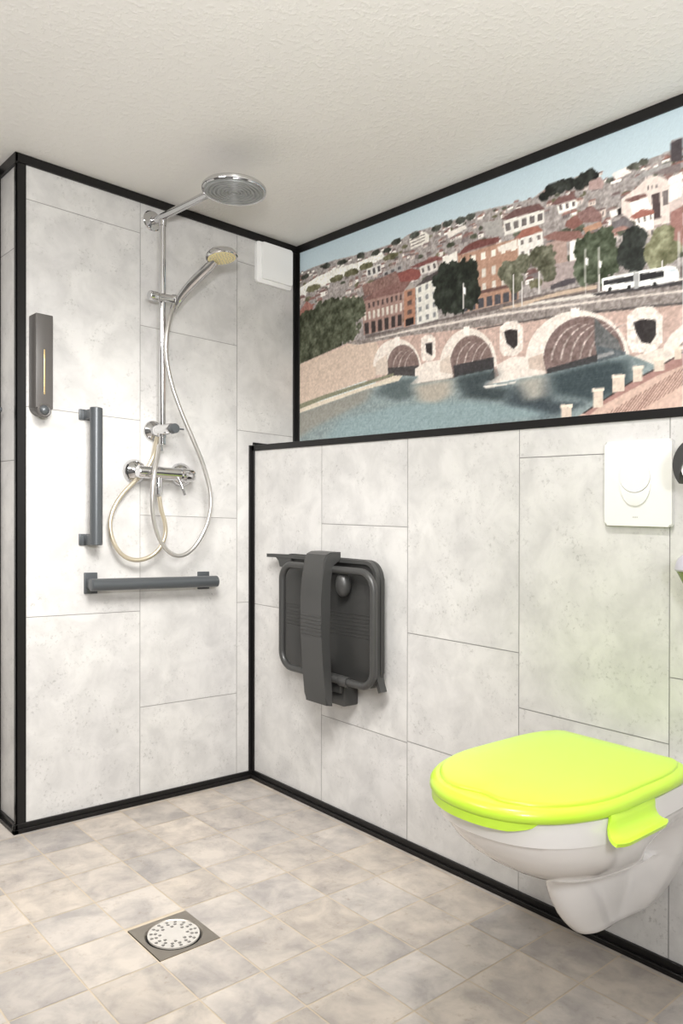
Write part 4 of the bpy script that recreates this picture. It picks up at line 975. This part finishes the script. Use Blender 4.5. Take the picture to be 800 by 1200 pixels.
# ------------------------------------------------------------------ wall-hung toilet
TY = -1.490
t = thing('toilet', 'white wall-hung toilet with a lime green seat and lid', 'toilet', (0, TY, .13))
def ss(a, b, x):
    x = max(0., min(1., (x - a) / (b - a))); return x * x * (3 - 2 * x)
def outline(z, n=56):
    """half outline at height z, from the wall (x=0) round the front and back"""
    k = ss(.13, .47, z)
    ub = ss(.285, .40, z)                       # 0: trap below, 1: bowl above
    wf = .035 + .125 * max(0., min(1., (z - .13) / .26)) ** .75          # half width where it meets the wall
    xf_trap = -.235 - .105 * (1 - (1 - max(0, min(1, (z - .128) / .157))) ** 2.2)
    xf_bowl = -.375 - .215 * (1 - (1 - max(0, min(1, (z - .285) / .17))) ** 2)
    hw_trap = .030 + .024 * ss(.125, .26, z)
    hw_bowl = .088 + .088 * (1 - (1 - max(0, min(1, (z - .285) / .15))) ** 2)
    if z < .285: xf, hw = xf_trap, hw_trap
    else: xf, hw = xf_bowl, hw_bowl
    neck = hw_trap + (.168 - hw_trap) * ss(.27, .43, z)
    pts = []
    a = .30 if z > .285 else .20                # where the front curve starts
    xs = xf + .24 if z >= .285 else -.165
    half = [(0, wf), (-.012, wf * .995), (-.045, wf * .93 + neck * .07), (-.085, wf * .45 + neck * .55), (-.13, neck)]
    half = [h for h in half if h[0] > xs + .01]
    m = 18
    for q in range(m + 1):
        th = q / m * PI / 2
        half.append((xs + (xf - xs) * math.sin(th) ** .92, max(hw if z >= .285 else hw, 1e-3) * math.cos(th) ** .86))
    return half
def resample(h, n):
    P = [Vector(p) for p in h]; L = [0]
    for a, b in zip(P[:-1], P[1:]): L.append(L[-1] + (b - a).length)
    out = []
    for k in range(n):
        s = L[-1] * k / (n - 1); i = max(j for j in range(len(L)) if L[j] <= s + 1e-9); i = min(i, len(P) - 2)
        out.append(P[i].lerp(P[i + 1], (s - L[i]) / max(1e-9, L[i + 1] - L[i])))
    return out
levels = [.128, .131, .137, .148, .165, .19, .22, .25, .272, .283, .2855, .29, .298, .31, .325, .345, .365, .39, .415, .4235, .4255, .44, .455, .466, .470]
g = G(); rs = []
for z in levels:
    h = outline(z)
    if z < .137: h = [(x * (.90 if z < .13 else .96), y * (.7 if z < .13 else .88)) for x, y in h]
    if z >= .4255: h = [(x * 1.012, y * 1.02) for x, y in h]
    h = resample(h, 30)
    rs.append([(p.x, TY + p.y, z) for p in h] + [(p.x, TY - p.y, z) for p in h[::-1][1:]])
g.rings(rs)
link('bowl', g, M_CERAMIC, t, smooth=50)
# raised deck behind the seat, against the wall
g = G(); dk = [(0, .142), (-.075, .148), (-.10, .140), (-.11, .12)]
g.prism([(x, TY + y) for x, y in dk] + [(x, TY - y) for x, y in dk[::-1]], 2, .455, .4715, bevel=.004)
link('deck', g, M_CERAMIC, t)
def seat_curve(xb, xf, hw, n=64, p=2.2, xm=-.37):
    """D-shaped outline: narrow back at xb, straight sides, round front at xf"""
    half = [(xb, hw * .78), (xb - .010, hw * .85), (xb - .04, hw * .925), (xb - .08, hw * .975), (xb - .13, hw * .998)]
    for q in range(25):
        th = q / 24 * PI / 2
        half.append((xm + (xf - xm) * math.sin(th) ** (2 / p), hw * math.cos(th) ** (2 / p)))
    h = resample(half, n)
    return [(p.x, p.y) for p in h] + [(p.x, -p.y) for p in h[::-1][1:]]
XB, XF, HW = -.076, -.622, .180
def offs(d): return seat_curve(XB - d * .6, XF + d, HW - d)
g = G()
g.rings([[(x, TY + y, z) for x, y in offs(d)] for d, z in ((.012, .470), (.004, .4715), (.0, .477), (.0015, .487), (.007, .4935), (.016, .4955), (.05, .4955))])
st = link('toilet_seat', g, M_LIME, t, smooth=50); st['label'] = 'lime green seat'
g = G()
def lid_c(d):
    pts = []
    for x, y in seat_curve(-.090 - d * .6, -.598 + d, .1655 - d, xm=-.37):
        # finger notch at the front on the near side
        n = math.exp(-((y + .012) / .036) ** 2) * (1 if x < -.46 else 0)
        pts.append((x + .018 * n, y))
    return pts
g.rings([[(x, TY + y, z) for x, y in lid_c(d)] for d, z in ((.0, .492), (.0, .4985), (.002, .5005), (.008, .502), (.05, .506), (.10, .508))])
link('toilet_lid', g, M_LIME, t, smooth=50)['label'] = 'lime green inner lid'
for s in (-1, 1):
    g = G(); g.tube([(-.088, TY + s * .105 - .02, .490), (-.088, TY + s * .105 + .02, .490)], .0075, 14); link('hinge', g, M_LIME, t)
# flared grip tabs on both sides and a lip under the front edge
def grip(s):
    """a tab that drops from the rim and curls outwards at its foot"""
    g = G(); rs = []
    prof = [(.172, .480), (.179, .473), (.1815, .465), (.183, .457), (.187, .450), (.193, .4445), (.202, .4415), (.212, .442)]
    th = .0065; n = 14
    for k in range(n + 1):
        x = -.462 + .185 * k / n
        e = min(k, n - k) / n; rnd = max(0, 1 - e * 6) ** 2
        up, dn = [], []
        for i, (y, z) in enumerate(prof):
            f = i / (len(prof) - 1)
            xx = x + (.030 * (1 - f) if k == 0 else .022 * (1 - f) if k == 1 else .012 * (1 - f) if k == 2 else 0)
            yy = y - rnd * .010 * f
            up.append((xx, TY + s * yy, z)); dn.append((xx, TY + s * (yy - th * (1 - f * .7)), z - th * f))
        rs.append(up + dn[::-1])
    g.rings(rs)
    return g
for s in (-1, 1): link('grip_tab', grip(s), M_LIME, st)
g = G(); rs = []
cv = offs(.004); cv2 = offs(.012)
sel = [i for i in range(len(cv)) if cv[i][0] < -.40 and cv[i][1] > -.120]
for n_, i in enumerate(sel):
    e = min(n_, len(sel) - 1 - n_) / 5; dz = .016 * min(1, e) ** .5
    a, b = cv[i], cv2[i]
    rs.append([(a[0], TY + a[1], .478), (a[0], TY + a[1], .472 - dz), (b[0], TY + b[1], .472 - dz), (b[0], TY + b[1], .478)])
g.rings(rs); link('front_lip', g, M_LIME, st)

# ------------------------------------------------------------------ floor drain
t = thing('floor_drain', 'square steel floor drain with a round perforated grate', 'drain', (-.7775, -.776, 0))
dcx, dcy = -.777, -.7765
x0, x1, y0, y1 = -.8535, -.7005, -.8530, -.7000
g = G(); n = 48; ro = .0625
def sq(k):
    a = k * 2 * PI / n + PI / 4; m = max(abs(math.cos(a)), abs(math.sin(a)))
    return dcx + (x1 - x0) / 2 * math.cos(a) / m, dcy + (y1 - y0) / 2 * math.sin(a) / m
ci = [(math.cos(k * 2 * PI / n + PI / 4), math.sin(k * 2 * PI / n + PI / 4)) for k in range(n)]
g.rings([[(*sq(k), -.010) for k in range(n)], [(*sq(k), .0012) for k in range(n)], [(dcx + c * (ro + .004), dcy + s * (ro + .004), .0012) for c, s in ci], [(dcx + c * ro, dcy + s * ro, -.003) for c, s in ci], [(dcx + c * ro, dcy + s * ro, -.010) for c, s in ci]], cap0=False, cap1=True)
link('frame', g, [M_STEEL], t)
g = G(); bm = g.bm; edges = []
def loop(cx, cy, r, n):
    vs = [bm.verts.new((cx + r * math.cos(k * 2 * PI / n), cy + r * math.sin(k * 2 * PI / n), .0025)) for k in range(n)]
    return [bm.edges.new((vs[k], vs[(k + 1) % n])) for k in range(n)]
edges += loop(dcx, dcy, .0595, 56)
holes = []
for lobe in range(8):
    a0 = lobe * PI / 4 + PI / 8
    for rr, da in ((.0515, -.19), (.0515, .19), (.0415, -.20), (.0415, .20), (.0315, .0)):
        holes.append((dcx + rr * math.cos(a0 + da), dcy + rr * math.sin(a0 + da)))
for hx, hy in holes: edges += loop(hx, hy, .0043, 10)
bmesh.ops.triangle_fill(bm, use_beauty=True, use_dissolve=False, edges=edges)
r_ = bmesh.ops.extrude_face_region(bm, geom=bm.faces[:])
for v in [v for v in r_['geom'] if isinstance(v, bmesh.types.BMVert)]: v.co.z -= .0035
link('grate', g, M_GRATE, t, smooth=30)['label'] = 'round grate with small holes'
g = G(); g.lathe((dcx, dcy, -.0095), (0, 0, 1), [(.0, 0), (.062, 0), (.062, .002), (.0, .002)], 40); link('sump', g, M_DARK, t)

# ------------------------------------------------------------------ things cut by the right edge of the photo
t = thing('toilet_roll_holder', 'black curved toilet roll holder beside the flush plate', 'toilet roll holder', (0, -1.675, 1.05))
cy, cz = -1.672, 1.108
g = G(); out = []; inn = []
for k in range(25):
    a = PI * .30 + k / 24 * PI * .98
    out.append((cy - .060 * math.cos(a) * -1 * -1, cz + .060 * math.sin(a)))
    w = .022 * math.sin(PI * min(1, k / 24)) ** .7
    inn.append((cy + .005 - (.060 - w) * math.cos(a), cz + (.060 - w) * math.sin(a)))
out = [(cy + .060 * math.cos(a), cz + .060 * math.sin(a)) for a in [-PI * .22 + k / 24 * PI * .95 for k in range(25)]]
inn = [(cy + (.060 - .026 * math.sin(PI * k / 24) ** .8) * math.cos(a), cz + (.060 - .026 * math.sin(PI * k / 24) ** .8) * math.sin(a)) for k, a in [(k, -PI * .22 + k / 24 * PI * .95) for k in range(25)]]
g.prism(out + inn[::-1], 0, -.088, -.060)
link('curved_arm', g, M_ANTH, t)
g = G(); g.lathe((0, cy, cz), (-1, 0, 0), [(.022, 0), (.022, .008), (.009, .012), (.009, .085), (.0, .086)], 24); link('spindle', g, M_ANTH, t)
o = tag(link('toilet_roll', G().lathe((-.02, cy, cz), (-1, 0, 0), [(.015, 0), (.046, 0), (.046, .062), (.040, .0625), (.015, .0625), (.015, .05)], 36), M_PAPER, base=(-.05, cy, cz - .046)), 'white toilet paper roll inside the black holder', 'toilet paper')
t = thing('air_freshener', 'olive green cone with a domed grey cap on the wall right of the flush plate', 'air freshener', (0, -1.66, .84))
ay, ax = -1.662, -.062
g = G(); g.lathe((ax, ay, .889), (0, 0, 1), [(.050, 0), (.052, .003), (.051, .012), (.046, .025), (.036, .035), (.020, .042), (.0, .044)], 36); link('cap', g, M_GREY_CAP, t)['label'] = 'domed grey cap'
g = G(); nn_ = 40
g.rings([[(ax + r * (1 + .03 * (k % 2)) * math.cos(k * 2 * PI / nn_), ay + r * (1 + .03 * (k % 2)) * math.sin(k * 2 * PI / nn_), z) for k in range(nn_)] for r, z in ((.018, .833), (.022, .838), (.036, .866), (.047, .889))])
link('cone', g, M_OLIVE, t)['label'] = 'ribbed olive green cone'
g = G(); g.box(-.02, 0, ay - .02, ay + .02, .85, .91, bevel=.003); link('wall_clip', g, M_GREY_CAP, t)
t = thing('towel_rail', 'dark rail end just showing at the left edge beyond the shower corner', 'towel rail', (-1.1, Y_ALC, 1.278))
g = G(); g.tube([(-1.42, .10, 1.278), (-.876, .10, 1.278)], .007, 14); link('rail', g, M_ANTH2, t)
for x in (-1.38, -.93):
    g = G(); g.lathe((x, Y_ALC, 1.278), (0, -1, 0), [(.018, 0), (.018, .004), (.007, .006), (.007, .056)], 20); link('mount', g, M_ANTH2, t)

# ------------------------------------------------------------------ lights
def lamp(name, kind, p, power, size=.1, col=(1, 1, 1), aim=None, cone=118):
    l = bpy.data.lights.new(name, kind); l.energy = power; l.color = col
    o = bpy.data.objects.new(name, l); C.objects.link(o); o.location = lv(p)
    if kind == 'SPOT': l.spot_size = math.radians(cone); l.spot_blend = .8
    if kind == 'AREA': l.size = size; l.shape = 'DISK'
    else: l.shadow_soft_size = size
    if aim is not None: o.rotation_euler = (lv(aim) - lv(p)).to_track_quat('-Z', 'Y').to_euler()
    return o
lamp('spot_lamp', 'SPOT', (-.74, -1.68, 2.0), LAMP_A, .045, (1, .975, .94), aim=(-.74, -1.68, 0))  # ceiling downlight
lamp('spot_lamp', 'SPOT', (-1.05, -1.42, 1.72), LAMP_D, .28, (1, .98, .95), aim=(-.52, 0, .28), cone=84)  # added soft spot, hung below the ceiling to brighten the back wall
lamp('bounce_flash', 'SPOT', (-1.75, -2.35, 1.25), LAMP_E, .08, (1, .99, .98), aim=(-1.15, -1.45, 2.03), cone=120)
lamp('flash', 'POINT', (-1.50, -2.74, 1.32), LAMP_B, .13, (.98, .99, 1))
lamp('fill_light', 'AREA', (-2.0, -.95, 2.0), LAMP_C, .7, (1, .97, .93), aim=(-1.75, -.75, 0))  # added fill without a fixture, lifts the left return and upper back wall
w = bpy.data.worlds.new('world'); bpy.context.scene.world = w; w.use_nodes = True
w.node_tree.nodes['Background'].inputs['Color'].default_value = (.9, .92, 1, 1); w.node_tree.nodes['Background'].inputs['Strength'].default_value = .3

# ------------------------------------------------------------------ camera
cd = bpy.data.cameras.new('camera'); cam = bpy.data.objects.new('camera', cd); C.objects.link(cam)
yaw, pit, rol = CAM[3:6]
F = Vector((math.sin(yaw) * math.cos(pit), math.cos(yaw) * math.cos(pit), math.sin(pit)))
R = Vector((math.cos(yaw), -math.sin(yaw), 0)); U = R.cross(F)
R2 = R * math.cos(rol) + U * math.sin(rol); U2 = -R * math.sin(rol) + U * math.cos(rol)
mw = Matrix((R2, U2, -F)).transposed().to_4x4(); mw.translation = Vector(CAM[:3])
cam.matrix_world = mw
cd.sensor_fit = 'VERTICAL'; cd.sensor_height = 36; cd.lens = CAM[6] * 36 / 1200
cd.shift_x = -CAM[7] / 1200; cd.shift_y = CAM[8] / 1200
cd.clip_start = .05
sc = bpy.context.scene; sc.camera = cam
sc.view_settings.view_transform = 'Standard'; sc.view_settings.look = 'None'
sc.view_settings.gamma = 1; sc.view_settings.use_curve_mapping = False
sc.view_settings.exposure = EXPOSURE
for o in bpy.data.objects:
    if '_org' in o: del o['_org']
